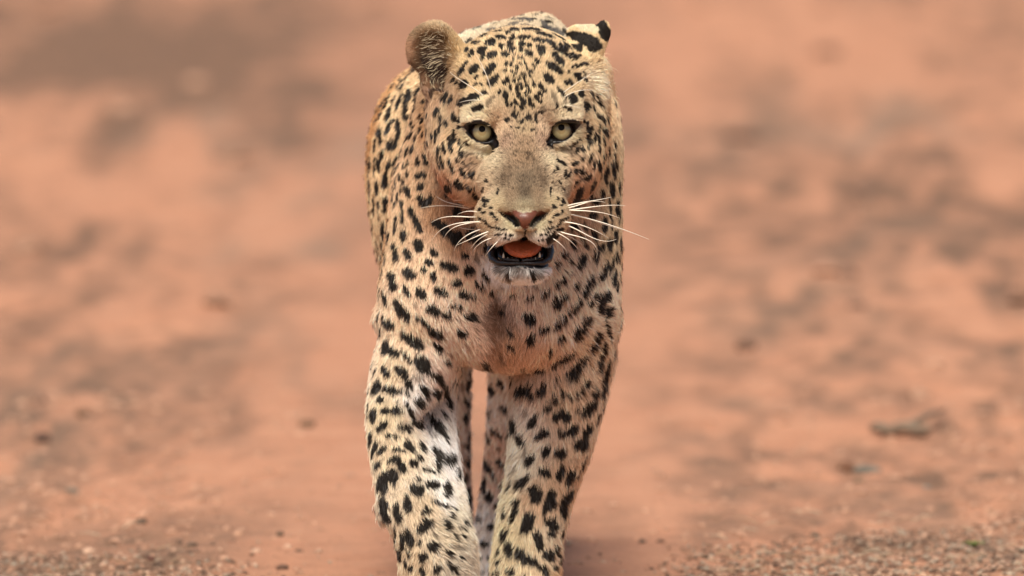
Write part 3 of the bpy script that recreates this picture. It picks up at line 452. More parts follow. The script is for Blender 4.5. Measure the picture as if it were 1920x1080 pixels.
DA = [(984, 385, 0, -1, 5), (984, 340, 0, -1, 6), (984, 270, 0, -1, 7), (984, 220, 0, -1, 9), (984, 150, 0, -1, 11), (984, 95, 0, -1, 14), (900, 180, -.35, -1, 10), (1068, 180, .35, -1, 10), (885, 120, -.6, -.8, 11), (1080, 120, .6, -.8, 12),
 (940, 240, -.3, -1, 7), (1025, 240, .3, -1, 7), (903, 218, -.5, -.7, 7), (1055, 216, .5, -.7, 7), (865, 235, -.9, .3, 9), (1092, 235, .9, .3, 9), (905, 283, -.8, .6, 8), (1060, 280, .8, .6, 8), (930, 310, -.8, -.2, 7), (1035, 310, .8, -.2, 7), (850, 280, -.3, 1, 14), (1100, 280, .3, 1, 14), (880, 330, -.5, .9, 13), (1075, 330, .5, .9, 13),
 (835, 200, -.4, .9, 16), (1112, 200, .4, .9, 16), (930, 390, -.95, .3, 7), (1040, 390, .95, .3, 7), (915, 430, -.8, .6, 8), (1050, 430, .8, .6, 8), (950, 440, -.4, .9, 6), (1015, 440, .4, .9, 6), (940, 350, -.7, -.6, 6), (1030, 350, .7, -.6, 6),
 (976, 510, 0, 1, 12), (935, 512, -.4, 1, 18), (1018, 512, .4, 1, 18), (976, 532, 0, 1, 22), (800, 300, -.15, 1, 13), (760, 400, 0, 1, 13), (820, 450, .1, 1, 13), (720, 300, -.1, 1, 13), (715, 400, .1, 1, 13), (745, 200, -.4, 1, 13),
 (850, 550, 0, 1, 17), (780, 600, .2, 1, 18), (760, 540, .1, 1, 16), (860, 630, .5, .9, 20), (900, 600, .7, .7, 20), (960, 560, 0, 1, 17), (1040, 560, .2, 1, 24), (1080, 640, .5, .9, 28), (1130, 600, .95, .35, 18), (1050, 700, .15, 1, 28), (1100, 700, .4, .9, 26), (1100, 450, .3, 1, 18), (1050, 500, .4, .9, 20), (1150, 400, .1, 1, 12), (1150, 520, .1, 1, 14), (1000, 640, -.2, 1, 18),
 (730, 700, -.1, 1, 15), (700, 760, -.2, 1, 14), (730, 850, .05, 1, 17), (800, 900, .15, 1, 18), (860, 960, .6, .8, 20), (850, 1020, .8, .5, 16), (780, 1050, 0, 1, 15), (790, 760, .25, 1, 22), (830, 830, .4, 1, 26), (870, 800, -.1, 1, 18), (870, 900, .1, 1, 18), (930, 780, -.1, 1, 18), (905, 950, -.1, 1, 18),
 (1000, 800, -.2, 1, 20), (1060, 800, .1, 1, 20), (1060, 900, .1, 1, 18), (1000, 1000, .1, 1, 17), (955, 900, -.35, 1, 22), (960, 1000, -.3, 1, 20), (1050, 1040, .4, 1, 16),
 (815, 85, -.9, .15, 17), (812, 105, -.85, .35, 20), (838, 110, -1, .1, 20), (785, 50, -.3, -.9, 5), (768, 90, -1, .1, 5), (850, 75, .4, -.7, 6), (845, 150, -.7, .5, 24), (815, 160, .1, 1, 12), (840, 190, 0, 1, 14),
 (1122, 165, .9, .5, 28), (1128, 120, .95, .3, 24), (1140, 200, .1, 1, 12), (1100, 70, 0, -1, 5), (1130, 60, .3, -1, 5), (900, 60, 0, -1, 12), (1000, 45, 0, -1, 10)]
def place(rows_):
    P, A = [], []
    for r in rows_:
        h = hit(r[0], r[1])
        if h: P.append(h[0]); A.append((r, h))
    return P, A
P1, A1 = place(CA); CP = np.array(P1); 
def desat(c, f=.10): return c+(c@np.array([.3, .6, .1])-c)*f
def tone(r, g, b):
    g += .38*max(0, r-g-26); b += .38*max(0, g-b-24); return desat(srgb(min(r+3, 240), g, b))
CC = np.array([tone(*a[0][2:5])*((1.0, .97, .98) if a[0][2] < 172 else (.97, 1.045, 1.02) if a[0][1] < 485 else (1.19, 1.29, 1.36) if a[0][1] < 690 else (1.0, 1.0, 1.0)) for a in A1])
P2, A2 = place(DA); DP = np.array(P2); DV = []; DL = []
for r, (c, fi, d) in A2:
    n = N[Q[fi]].mean(0); n /= np.linalg.norm(n); v = r[2]*np.array([1., 0, 0])-r[3]*np.array([0, math.sin(pitch), math.cos(pitch)])
    v = v-d*(v@n)/min(n@d, -.35); DV.append(v/np.linalg.norm(v)); DL.append(r[4])
tan_, wht, brn = srgb(206, 160, 112), srgb(226, 205, 180), srgb(200, 150, 105)
XT = [((0, 700, 1130), tan_, (0, 1, -.1), 14), ((-60, 1000, 1140), tan_, (0, 1, -.1), 14), ((-60, 1400, 1080), tan_, (0, 1, -.3), 14), ((150, 900, 950), tan_, (0, .8, -.6), 14), ((-260, 900, 950), tan_, (0, .8, -.6), 14),
      ((150, 1400, 850), tan_, (0, .6, -.8), 14), ((-230, 1400, 850), tan_, (0, .6, -.8), 14), ((0, 900, 560), wht, (0, 1, 0), 18), ((-50, 1250, 560), wht, (0, 1, -.3), 18), ((60, 1500, 300), tan_, (0, .2, -1), 12), ((-130, 1600, 300), tan_, (0, .2, -1), 12),
      ((190, 480, 700), brn, (0, .4, -.9), 14), ((-240, 480, 750), brn, (0, .4, -.9), 14), ((60, 430, 350), tan_, (0, .2, -1), 14), ((100, 330, 60), tan_, (0, -.5, -.8), 9), ((-150, 300, 100), tan_, (0, .4, -.9), 9), ((30, 1900, 500), tan_, (0, .3, -.9), 14), ((180, 250, 1000), tan_, (0, .9, -.3), 15), ((-150, 250, 1000), tan_, (0, .9, -.3), 15), ((20, 300, 1130), tan_, (0, 1, 0), 13)]
for p, c, v, l in XT:
    CP = np.vstack([CP, p]); CC = np.vstack([CC, c]); DP = np.vstack([DP, p]); DV.append(np.array(v)/np.linalg.norm(v)); DL.append(l)
DV = np.array(DV); DL = np.array(DL, float)
def idw(P, AP, AV, e=150., pw=2.):
    out = np.zeros((len(P), AV.shape[1])); ws = np.zeros(len(P))
    for a, v in zip(AP, AV):
        w = 1/((P-a)**2 @ np.array([1, .8, 1.])+e)**pw; ws += w; out += w[:, None]*v
    return out/ws[:, None]

# bare skin: nose leather, nostrils, lips, eye rims (outlines on the face)
def poly(ox_, oy_, k, pts): return np.array([(ox_+x/k, oy_+y/k) for x, y in pts])
NOSE = poly(890, 370, 6.353, [(345, 178), (430, 160), (500, 158), (560, 180), (600, 186), (650, 178), (720, 160), (800, 160), (868, 180), (800, 210), (740, 225), (700, 260), (660, 310), (625, 370), (600, 385), (575, 370), (535, 330), (525, 290), (500, 250), (450, 215), (380, 205)])
NOSL = poly(890, 370, 6.353, [(275, 100), (310, 160), (370, 205), (450, 215), (500, 245), (528, 285), (535, 330), (500, 350), (460, 335), (440, 290), (400, 265), (340, 225), (290, 170)])
NOSR = poly(890, 370, 6.353, [(918, 100), (890, 175), (860, 190), (800, 210), (740, 225), (700, 260), (665, 310), (660, 345), (700, 340), (725, 290), (780, 270), (830, 235), (900, 190), (928, 130)])
PHIL = poly(890, 370, 6.353, [(575, 368), (600, 380), (628, 368), (612, 420), (605, 480), (585, 480), (588, 420)])
LIPS = poly(890, 370, 6.353, [(140, 500), (215, 530), (290, 560), (350, 578), (470, 570), (550, 505), (590, 440), (620, 485), (700, 555), (800, 575), (850, 560), (900, 490), (925, 520), (912, 700), (890, 820), (800, 832), (600, 835), (420, 815), (320, 805), (230, 820), (180, 850), (155, 740)])
EYEL = poly(860, 200, 10.8, [(80, 430), (200, 350), (300, 300), (420, 280), (560, 320), (670, 390), (730, 500), (785, 640), (825, 780), (805, 870), (760, 800), (730, 910), (670, 900), (640, 800), (600, 755), (520, 755), (400, 730), (280, 655), (175, 555), (165, 470)])
EYER = poly(930, 210, 6, [(935, 112), (945, 150), (895, 195), (850, 265), (790, 315), (720, 340), (660, 355), (650, 405), (610, 415), (570, 375), (563, 330), (588, 285), (615, 240), (615, 190), (655, 138), (720, 106), (800, 90), (870, 92)])
def grow(P, s): c = P.mean(0); return c+(P-c)*s
LIPS = grow(LIPS, 1.07)
EYEL, EYER, NOSL, NOSR = grow(EYEL, 1.09), grow(EYER, 1.09), grow(NOSL, 1.12), grow(NOSR, 1.12)
def inside(P, x, y):
    r = np.zeros(len(x), bool); j = len(P)-1
    for i in range(len(P)):
        (xi, yi), (xj, yj) = P[i], P[j]
        r ^= ((yi > y) != (yj > y)) & (x < (xj-xi)*(y-yi)/((yj-yi) or 1e-9)+xi); j = i
    return r
def topix(P):
    q = P-ORG; f = np.array([0, math.cos(pitch), -math.sin(pitch)]); up = np.array([0, math.sin(pitch), math.cos(pitch)]); w = q@f
    return 960+q[:, 0]*L/w, 540-(q@up)*L/w
def skin(P):                 # 0 fur, 1 nose leather, 2 black skin
    s = np.zeros(len(P), np.int8); m = (P[:, 1] < 70) & (P[:, 2] > 650); i = np.where(m)[0]; j = rng.normal(0, .5, (2, len(i)))
    x, y = topix(P[i]); x = x+j[0]; y = y+j[1]
    s[i[inside(NOSE, x, y)]] = 1
    for Pg in (NOSL, NOSR, LIPS, EYEL, EYER, PHIL): s[i[inside(Pg, x, y)]] = 2
    c = U(976, 470, -40); s[(((P-c)/np.array([52, 62, 30]))**2).sum(1) < 1] = 2
    return s
def coat(P):
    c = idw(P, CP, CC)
    c *= (1+.10*noise(P/26)+.06*noise(P/7))[:, None]
    W_ = P+np.stack([noise(P/9+k) for k in (0, 11, 23)], 1)*2.6+np.stack([noise(P/3.5+k) for k in (5, 17, 29)], 1)*1.7
    o = np.argsort(P[:, 2]); Ws = W_[o]; zs = P[o, 2]
    for cc, inv, n, r, kd in sp:
        a, b = np.searchsorted(zs, (cc[2]-r-8, cc[2]+r+8))
        if a >= b: continue
        q = Ws[a:b]-cc; m = np.einsum('ij,ij->i', q, q) < (r*1.3+6)**2; q = q[m]
        if not len(q): continue
        t = q@inv; rr = np.sqrt((t**2).sum(1)); al = np.clip((1.08-rr)/.16, 0, 1)*(np.abs(q@n) < r*.8+10)
        al = (al*SALP[kd])[:, None]; idx = o[a:b][m]; c[idx] = c[idx]*(1-al)+SCOL[kd]*al
    return c
def markless(P): return idw(P, CP, CC)

# ------------------------------------------------------------------ the ground: one sheet of red laterite dirt
def GP(px, py):                    # the place on the ground seen at a measured position (metres)
    d = uray(px, py); t = -HC/d[..., 2]; return (ORG+d*t[..., None])*S
def gaxis(segs):
    out = []
    for (a, st), nx in zip(segs[:-1], segs[1:]):
        b = nx[0] if isinstance(nx, tuple) else nx; n = max(1, int(round((b-a)/st))); out += list(a+(b-a)*np.arange(n)/n)
    out.append(segs[-1]); return np.array(out)
gx = gaxis([(-1500, 300), (-300, 60), (-60, 10), (-10, 1.5), (-2.5, .05), (-1.3, .011), (1.3, .05), (2.5, 1.5), (10, 10), (60, 60), (300, 300), 1500])
gy = gaxis([(-300, 60), (-60, 10), (-20, 2), (-2, .1), (.2, .04), (.6, .011), (2.6, .022), (5, .04), (14, .2), (20, 2), (60, 10), (300, 100), 2000])
def gheight(x, y):
    p = np.stack([x, y, np.zeros_like(x)], 1); f = np.exp(-(np.maximum(0, np.abs(x)-12)/12)**2)*np.exp(-(np.maximum(0, np.abs(y-6)-14)/14)**2)
    h = .022*noise(p/np.array([.9, 1.3, 1])+3)+.012*noise(p/.31)+.006*noise(p/.11+9)+.0045*np.maximum(noise(p/.045+5), -.2)+.0028*noise(p/.019)
    sm = np.clip((np.abs(x+.05)-.16)/.35, .25, 1)
    return h*f*sm+.0
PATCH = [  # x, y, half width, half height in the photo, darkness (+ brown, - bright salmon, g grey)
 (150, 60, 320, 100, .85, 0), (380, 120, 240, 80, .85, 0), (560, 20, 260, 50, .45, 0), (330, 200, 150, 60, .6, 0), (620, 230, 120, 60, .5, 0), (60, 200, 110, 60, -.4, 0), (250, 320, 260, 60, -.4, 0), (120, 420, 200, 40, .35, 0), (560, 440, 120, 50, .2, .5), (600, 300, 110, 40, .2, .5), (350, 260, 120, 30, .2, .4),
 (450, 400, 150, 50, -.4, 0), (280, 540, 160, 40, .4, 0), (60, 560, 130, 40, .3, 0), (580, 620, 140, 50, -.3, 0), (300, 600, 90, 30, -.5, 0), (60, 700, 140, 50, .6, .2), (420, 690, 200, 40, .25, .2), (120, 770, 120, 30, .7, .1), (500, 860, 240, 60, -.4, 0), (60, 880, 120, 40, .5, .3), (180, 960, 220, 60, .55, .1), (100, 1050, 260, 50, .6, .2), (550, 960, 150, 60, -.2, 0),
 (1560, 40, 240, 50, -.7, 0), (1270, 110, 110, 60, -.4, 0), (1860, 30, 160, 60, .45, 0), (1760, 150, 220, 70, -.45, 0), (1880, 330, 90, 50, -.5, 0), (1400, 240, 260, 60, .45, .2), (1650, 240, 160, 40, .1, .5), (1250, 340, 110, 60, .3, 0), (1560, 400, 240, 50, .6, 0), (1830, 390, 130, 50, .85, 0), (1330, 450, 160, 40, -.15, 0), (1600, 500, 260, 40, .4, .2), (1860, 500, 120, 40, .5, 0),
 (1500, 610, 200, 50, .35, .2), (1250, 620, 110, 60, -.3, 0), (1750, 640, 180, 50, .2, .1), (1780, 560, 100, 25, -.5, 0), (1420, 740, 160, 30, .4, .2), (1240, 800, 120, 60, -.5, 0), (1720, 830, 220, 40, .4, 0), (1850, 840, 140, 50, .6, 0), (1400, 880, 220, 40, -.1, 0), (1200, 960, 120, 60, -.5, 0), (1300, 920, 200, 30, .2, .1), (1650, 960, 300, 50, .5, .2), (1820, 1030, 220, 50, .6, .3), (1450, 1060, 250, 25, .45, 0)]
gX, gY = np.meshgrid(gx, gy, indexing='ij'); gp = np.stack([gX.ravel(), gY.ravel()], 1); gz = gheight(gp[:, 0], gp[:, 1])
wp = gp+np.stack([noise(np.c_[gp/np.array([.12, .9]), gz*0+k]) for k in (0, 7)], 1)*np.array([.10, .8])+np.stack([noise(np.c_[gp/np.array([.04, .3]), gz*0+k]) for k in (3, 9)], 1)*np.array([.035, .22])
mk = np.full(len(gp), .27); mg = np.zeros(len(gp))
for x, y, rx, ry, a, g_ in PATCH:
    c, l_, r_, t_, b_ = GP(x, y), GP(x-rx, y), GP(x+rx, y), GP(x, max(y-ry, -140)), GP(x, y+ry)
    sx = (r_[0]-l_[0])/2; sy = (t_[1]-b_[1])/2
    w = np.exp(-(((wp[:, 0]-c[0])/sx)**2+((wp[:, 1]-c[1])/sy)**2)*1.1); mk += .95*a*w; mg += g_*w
nn = np.c_[gp, gz*0]
sd_ = np.clip((np.abs(gp[:, 0]+.03)-.12)/.3, .3, 1)
mk += .26*noise(nn/np.array([.10, .5, 1]))+(.34+.22*(gp[:, 0] > .2)*(gp[:, 1] < 9))*sd_*noise(nn/np.array([.034, .2, 1])+20)+.3*sd_*noise(nn/np.array([.014, .05, 1])+9)+.12*noise(nn/.02)
idx = np.arange(len(gx)*len(gy)).reshape(len(gx), len(gy))
GF = np.stack([idx[:-1, :-1], idx[1:, :-1], idx[1:, 1:], idx[:-1, 1:]], -1).reshape(-1, 4)
gme = np_mesh('ground', np.c_[gp, gz], GF)
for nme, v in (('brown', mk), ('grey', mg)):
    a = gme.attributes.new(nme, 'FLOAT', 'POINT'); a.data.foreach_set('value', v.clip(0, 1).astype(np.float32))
def dirt_material():
    m = bpy.data.materials.new('red_dirt'); m.use_nodes = True; n = m.node_tree.nodes; l = m.node_tree.links; b = n['Principled BSDF']
    b.inputs['Roughness'].default_value = .95; b.inputs['Specular IOR Level'].default_value = .15
    def attr(s): a = n.new('ShaderNodeAttribute'); a.attribute_name = s; return a.outputs['Fac']
    co = n.new('ShaderNodeTexCoord').outputs['Object']
    def nz(s, d): t = n.new('ShaderNodeTexNoise'); t.inputs['Scale'].default_value = s; t.inputs['Detail'].default_value = d; t.inputs['Roughness'].default_value = .65; l.new(co, t.inputs['Vector']); return t.outputs['Fac']
    def mix(f, a, c):
        x = n.new('ShaderNodeMix'); x.data_type = 'RGBA'
        if hasattr(f, 'links'): l.new(f, x.inputs[0])
        for i, v in ((6, a), (7, c)):
            if hasattr(v, 'links'): l.new(v, x.inputs[i])
            else: x.inputs[i].default_value = (*v, 1)
        return x.outputs[2]
    def rng_(f, a, c, lo=0, hi=1): r = n.new('ShaderNodeMapRange'); l.new(f, r.inputs[0]); r.inputs[1].default_value = a; r.inputs[2].default_value = c; r.inputs[3].default_value = lo; r.inputs[4].default_value = hi; return r.outputs[0]
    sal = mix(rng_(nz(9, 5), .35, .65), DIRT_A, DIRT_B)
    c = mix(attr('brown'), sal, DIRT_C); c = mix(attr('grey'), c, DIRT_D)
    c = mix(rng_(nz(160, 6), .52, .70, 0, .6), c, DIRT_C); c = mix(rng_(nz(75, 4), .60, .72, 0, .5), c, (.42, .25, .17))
    l.new(c, b.inputs['Base Color'])
    bm = n.new('ShaderNodeBump'); bm.inputs['Strength'].default_value = .8; bm.inputs['Distance'].default_value = .004
    l.new(nz(220, 6), bm.inputs['Height']); l.new(bm.outputs['Normal'], b.inputs['Normal']); return m
DIRT_A, DIRT_B, DIRT_C, DIRT_D = (.53, .265, .16), (.465, .218, .127), (.185, .106, .068), (.28, .195, .138)
obj('ground', gme, dirt_material(), kind='structure')

# ------------------------------------------------------------------ stones, clods, sticks
def ico(sub):
    import bmesh
    bm = bmesh.new(); bmesh.ops.create_icosphere(bm, subdivisions=sub, radius=1); bm.verts.ensure_lookup_table()
    v = np.array([v.co[:] for v in bm.verts]); f = np.array([[x.index for x in q.verts] for q in bm.faces]); bm.free(); return v, f
def merge(parts):
    Vs, Fs, Cs, o_ = [], [], [], 0
    for v, f, c in parts: Vs.append(v); Fs.append(f+o_); Cs.append(np.broadcast_to(c, v.shape)); o_ += len(v)
    return np.concatenate(Vs), np.concatenate(Fs), np.concatenate(Cs)
iv, if_ = ico(1); PCOL = np.array([(.40, .23, .15), (.30, .17, .11), (.17, .10, .07), (.50, .32, .22), (.34, .27, .20), (.11, .07, .05)])
pp = []; k = 0
while k < 9000:
    y = .5+ (rng.random()**3.2)*3.0; hw = .75+.035*y; x = rng.uniform(-hw, hw)
    dens = .12+.88*np.clip((abs(x+.02)-.18)/.4, 0, 1)*(.35+.65*(noise(np.array([[x/.22, y/.9, 4.]]))[0] > -.1))
    if rng.random() > dens: continue
    s = .0012+.0036*rng.random()**3.5*(1+.25*y); j = 1+.28*rng.standard_normal((len(iv), 3))*.6
    v = iv*j*s*np.array([rng.uniform(.8, 1.5), rng.uniform(.8, 1.5), rng.uniform(.5, .9)]); a = rng.random()*6
    v = v@np.array(Matrix.Rotation(a, 3, 'Z')).T+[x, y, 0]; pp.append((v, if_, PCOL[rng.integers(0, 6) if y < 1.3 else 0]*rng.uniform(.8, 1.25))); k += 1
for k in range(70):          # bigger stones and lumps farther up the track
    y = rng.uniform(2.2, 13); x = rng.uniform(-1, 1)*(.8+.05*y)
    if rng.random() > np.clip((abs(x+.03)-.15)/.5, .06, 1): continue
    s = rng.uniform(.006, .016)*(1+.06*y); j = 1+.2*rng.standard_normal((len(iv), 3)); v = (iv*j*s*np.array([rng.uniform(.9, 1.8), rng.uniform(.9, 1.8), .65]))+[x, y, s*.2]; pp.append((v, if_, PCOL[rng.integers(0, 3)]*rng.uniform(.7, 1.1)))
for k in range(5200):
    sd = rng.random() < .72; ed = rng.random()**.6; hh = rng.random()**1.8; x, y = GP(1240+700*ed if sd else 500-520*ed, 1092-hh*(60+50*ed if sd else 30+40*ed))[:2]
    s = rng.uniform(.0012, .0034); j = 1+.2*rng.standard_normal((len(iv), 3)); v = (iv*j*s*np.array([rng.uniform(.8, 1.6), rng.uniform(.8, 1.6), .8]))+[x, y, 0]; pp.append((v, if_, PCOL[rng.integers(0, 6)]*rng.uniform(.7, 1.1)))
cx_ = np.array([p[0].mean(0)[:2] for p in pp]); ch = gheight(cx_[:, 0], cx_[:, 1])
pp = [(v+[0, 0, h+.0008], f, c) for (v, f, c), h in zip(pp, ch)]
gv, gf, gc = merge(pp); me = np_mesh('gravel', gv, gf, False); vcol(me, gc)
STONE = mat('stone', attr='col', rough=.9, spec=.2, bump=(300, .5, .002))
obj('gravel', me, STONE, kind='stuff', label='loose brown and grey gravel scattered over the dirt')
iv3, if3 = ico(3)
def stone(name, px, py, w, h, col, label, cat, flat=.6, group=None, seed=0):
    c = GP(px, py); k_ = (c[1]+D*S)/(D*S)*S; sx = w*k_/2; sz = h*k_*.75; v = iv3.copy()
    v *= (1+.22*noise(iv3*1.3+seed*3.1)+.10*noise(iv3*3.1+seed)+.04*noise(iv3*8+seed))[:, None]
    v = np.sign(v)*np.abs(v)**.85; v *= [sx, sx*flat, sz*.62]
    z = gheight(np.array([c[0]]), np.array([c[1]]))[0]; me = np_mesh(name, v, if3)
    cc = np.array(col)*(1+.25*noise(iv3*2.2+seed)+.15*noise(iv3*7))[:, None]; vcol(me, cc)
    o = obj(name, me, STONE); o.location = (c[0], c[1], z+sz*.28); o['label'] = label; o['category'] = cat
    if group: o['group'] = group
    return o
stone('stone', 1622, 862, 58, 22, (.14, .125, .10), 'grey stone with a brown clod against its left side', 'stone', seed=1)
stone('dirt_clod', 1585, 862, 36, 28, (.15, .075, .045), 'dark brown clod touching the grey stone right of the leopard', 'clod', seed=2)
CLODS = [(80, 795, 30, 26, (.10, .06, .045), 'dark round clod left of the leopard, largest on the left side'), (155, 765, 26, 20, (.14, .08, .05), 'smaller brown clod just beyond the largest dark clod'), (577, 797, 30, 18, (.15, .09, .055), 'single brown clod lying on the bare salmon dirt left of the leopard'),
         (265, 981, 22, 16, (.09, .06, .045), 'dark clod alone in the middle of the lower left dirt'), (360, 1022, 20, 12, (.11, .075, .055), 'flat dark clod near the lower left edge of the bare track'), (524, 1006, 16, 14, (.12, .08, .055), 'small clod nearest the lifted front leg'),
         (283, 1052, 14, 11, (.13, .06, .045), 'small reddish clod close to the camera at lower left'), (1322, 1050, 16, 13, (.14, .09, .06), 'small clod nearest the standing front leg'), (1608, 1020, 18, 14, (.09, .055, .04), 'dark clod in the gravel below the grey stone'), (1528, 1010, 20, 16, (.13, .085, .06), 'brown clod in the gravel, left of the dark one'),
         (1735, 905, 26, 12, (.20, .18, .15), 'flat grey clod behind the gravel on the right'), (135, 900, 26, 14, (.16, .13, .10), 'grey clod at the left edge of the picture'), (530, 1072, 22, 16, (.12, .07, .05), 'clod at the bottom edge beside the lifted front leg'), (1610, 898, 20, 10, (.16, .12, .08), 'small clod straight below the grey stone')]
for i, (x, y, w, h, c, lb) in enumerate(CLODS): stone('dirt_clod', x, y, w, h, c, lb, 'clod', group='clods lying on the red dirt', seed=10+i)
def tube(pts, rads, seg=6, cap=True):
    pts = np.array(pts, float); n = len(pts); tg = np.gradient(pts, axis=0); tg /= np.linalg.norm(tg, axis=1)[:, None]
    up = np.array([0, 0, 1.]) if abs(tg[0][2]) < .9 else np.array([0, 1., 0]); a = np.cross(tg, up); a /= np.linalg.norm(a, axis=1)[:, None]; b = np.cross(tg, a)
    th = np.arange(seg)*2*math.pi/seg; r = np.array(rads, float)[:, None, None]
    v = pts[:, None]+(a[:, None]*np.cos(th)[None, :, None]+b[:, None]*np.sin(th)[None, :, None])*r; v = v.reshape(-1, 3)
    f = [[i*seg+j, i*seg+(j+1) % seg, (i+1)*seg+(j+1) % seg, (i+1)*seg+j] for i in range(n-1) for j in range(seg)]
    if cap: v = np.vstack([v, pts[0]-tg[0]*rads[0]*.4, pts[-1]+tg[-1]*rads[-1]*.4]); e = len(v); f += [[(j+1) % seg, j, e-2, e-2] for j in range(seg)]+[[(n-1)*seg+j, (n-1)*seg+(j+1) % seg, e-1, e-1] for j in range(seg)]
    return v, np.array(f)
def tri_mesh(name, v, f, smooth=True):
    me = bpy.data.meshes.new(name); me.from_pydata([tuple(p) for p in v], [], [tuple(dict.fromkeys(q)) for q in f.tolist()]); me.update()
    me.polygons.foreach_set('use_smooth', [smooth]*len(me.polygons)); return me
WOOD = mat('dry_wood', (.17, .12, .08), .85, bump=(60, .6, .004))
c0, c1 = GP(1632, 797), GP(1742, 803); st = c0+(c1-c0)*np.linspace(0, 1, 9)[:, None]; st[:, 2] = gheight(st[:, 0], st[:, 1])+.012+.003*np.sin(np.arange(9)*1.7)
c2 = np.array([st[5], st[5]+[.03, .05, .012], st[5]+[.055, .11, .014]])
v, f = tube(st, [.004, .0075, .0085, .008, .009, .0085, .0075, .008, .005], 10); stick = obj('stick', tri_mesh('stick', v, f), WOOD); stick['label'] = 'pale weathered stick lying on the dirt beyond the grey stone'; stick['category'] = 'stick'
v, f = tube(c2, [.006, .004, .002], 6); obj('twig', tri_mesh('twig', v, f), WOOD, stick)
# dry stems and leaf litter along the near edges
lp = []
for i in range(170):
    right = rng.random() < .72
    x_ = rng.uniform(1330, 1915) if right else rng.uniform(5, 330); y_ = rng.uniform(1040, 1105) if rng.random() < .7 else rng.uniform(960, 1040)
    c = GP(x_, y_); c[2] = gheight(c[:1], c[1:2])[0]+.002; a = rng.uniform(-.6, .6)+(math.pi if rng.random() < .5 else 0); l_ = rng.uniform(.008, .035)
    d_ = np.array([math.cos(a), math.sin(a), rng.uniform(-.02, .35)]); md = np.array([0, 0, rng.uniform(.001, .004)])
    v, f = tube([c, c+d_*l_*.5+md, c+d_*l_], [.0008, .0007, .0003], 4, False)
    lp.append((v, f, np.array([(.38, .26, .16), (.28, .18, .11), (.12, .07, .045), (.46, .36, .25), (.18, .11, .07)][rng.integers(0, 5)])))
lv, lf, lc = merge(lp); me = np_mesh('dry_litter', lv, lf); vcol(me, lc); obj('dry_litter', me, mat('litter', attr='col', rough=.9), kind='stuff', label='dry stems and bits of leaf strewn on the near gravel')
wd = bpy.data.objects.new('weed', None); COL.objects.link(wd); c = GP(1826, 1030); c[2] = gheight(c[:1], c[1:2])[0]; wd.location = c; wd['label'] = 'tiny green weed growing in the gravel at lower right'; wd['category'] = 'weed'
LEAF = mat('weed_leaf', (.12, .17, .03), .6)
for i in range(6):
    a = i*1.05+.3; o_ = []; 
    for t in np.linspace(0, 1, 5):
        w = .0035*math.sin(math.pi*(.12+.86*t)); r = .016*t; z = .008*math.sin(t*2.2)
        o_ += [(r*math.cos(a)-w*math.sin(a), r*math.sin(a)+w*math.cos(a), z+.001), (r*math.cos(a), r*math.sin(a), z), (r*math.cos(a)+w*math.sin(a), r*math.sin(a)-w*math.cos(a), z+.001)]
    f = [[3*k, 3*k+1, 3*k+4, 3*k+3] for k in range(4)]+[[3*k+1, 3*k+2, 3*k+5, 3*k+4] for k in range(4)]
    obj('leaf', np_mesh('leaf', np.array(o_), np.array(f)), LEAF, wd)
print('ground', round(time.time()-T0, 1))

# ------------------------------------------------------------------ the leopard
leo = bpy.data.objects.new('leopard', None); COL.objects.link(leo); leo.location = (0, .25, 0)
leo['label'] = 'spotted leopard walking towards the camera on red dirt with its mouth open'; leo['category'] = 'leopard'
ALB = 1.13
V4 = V.copy()
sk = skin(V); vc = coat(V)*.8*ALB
vc[sk == 1] = srgb(100, 58, 43)*(1+.25*noise(V[sk == 1]/4))[:, None]; vc[sk == 2] = (.010, .008, .008)
body_me = np_mesh('body', V*S-np.array([0, .25, 0]), Q); vcol(body_me, vc)
def skin_material():
    m = mat('coat_skin', attr='col', rough=.6, spec=.3); n = m.node_tree.nodes; l = m.node_tree.links; b = n['Principled BSDF']
    a = n.new('ShaderNodeAttribute'); a.attribute_name = 'bare'; r = n.new('ShaderNodeMapRange'); r.inputs[3].default_value = .75; r.inputs[4].default_value = .28
    l.new(a.outputs['Fac'], r.inputs[0]); l.new(r.outputs[0], b.inputs['Roughness'])
    t = n.new('ShaderNodeTexNoise'); t.inputs['Scale'].default_value = 700; bm = n.new('ShaderNodeBump'); bm.inputs['Strength'].default_value = .5; bm.inputs['Distance'].default_value = .0006
    c = n.new('ShaderNodeTexCoord'); l.new(c.outputs['Object'], t.inputs['Vector']); l.new(t.outputs['Fac'], bm.inputs['Height']); l.new(bm.outputs['Normal'], b.inputs['Normal'])
    return m
ab = body_me.attributes.new('bare', 'FLOAT', 'POINT'); ab.data.foreach_set('value', (sk > 0).astype(np.float32))
body = obj('body', body_me, skin_material(), leo)
OFF = np.array([0, .25, 0])
print('body', round(time.time()-T0, 1))

# fur: short hairs rooted on the skin, laid along the coat
NH = 680000
fac = -(fn*vd).sum(1); wt = fa*np.where(fc[:, 1] > 700, .32, np.where(fac > -.15, 1.0, .35))*np.where(fc[:, 2] < 90, .5, 1)
hd = (fc[:, 1] < 200) & (fc[:, 2] > 640); wt = wt*np.where(hd, 2.6, 1)
pr = np.cumsum(wt); fi = np.searchsorted(pr, rng.random(NH)*pr[-1]); uv = rng.random((2, NH, 1))
q = V[Q[fi]]; R0 = (q[:, 0]*(1-uv[0])+q[:, 1]*uv[0])*(1-uv[1])+(q[:, 3]*(1-uv[0])+q[:, 2]*uv[0])*uv[1]
nq = N[Q[fi]]; HN = nq.mean(1); HN /= np.linalg.norm(HN, axis=1)[:, None]
ok = skin(R0) == 0
for ex, ey in ((903, 246), (1054, 244)):
    c = U(ex, ey, 0); ok &= (((R0-c)/np.array([25, 30, 19]))**2).sum(1) > 1
R0, HN = R0[ok], HN[ok]; n_ = len(R0)
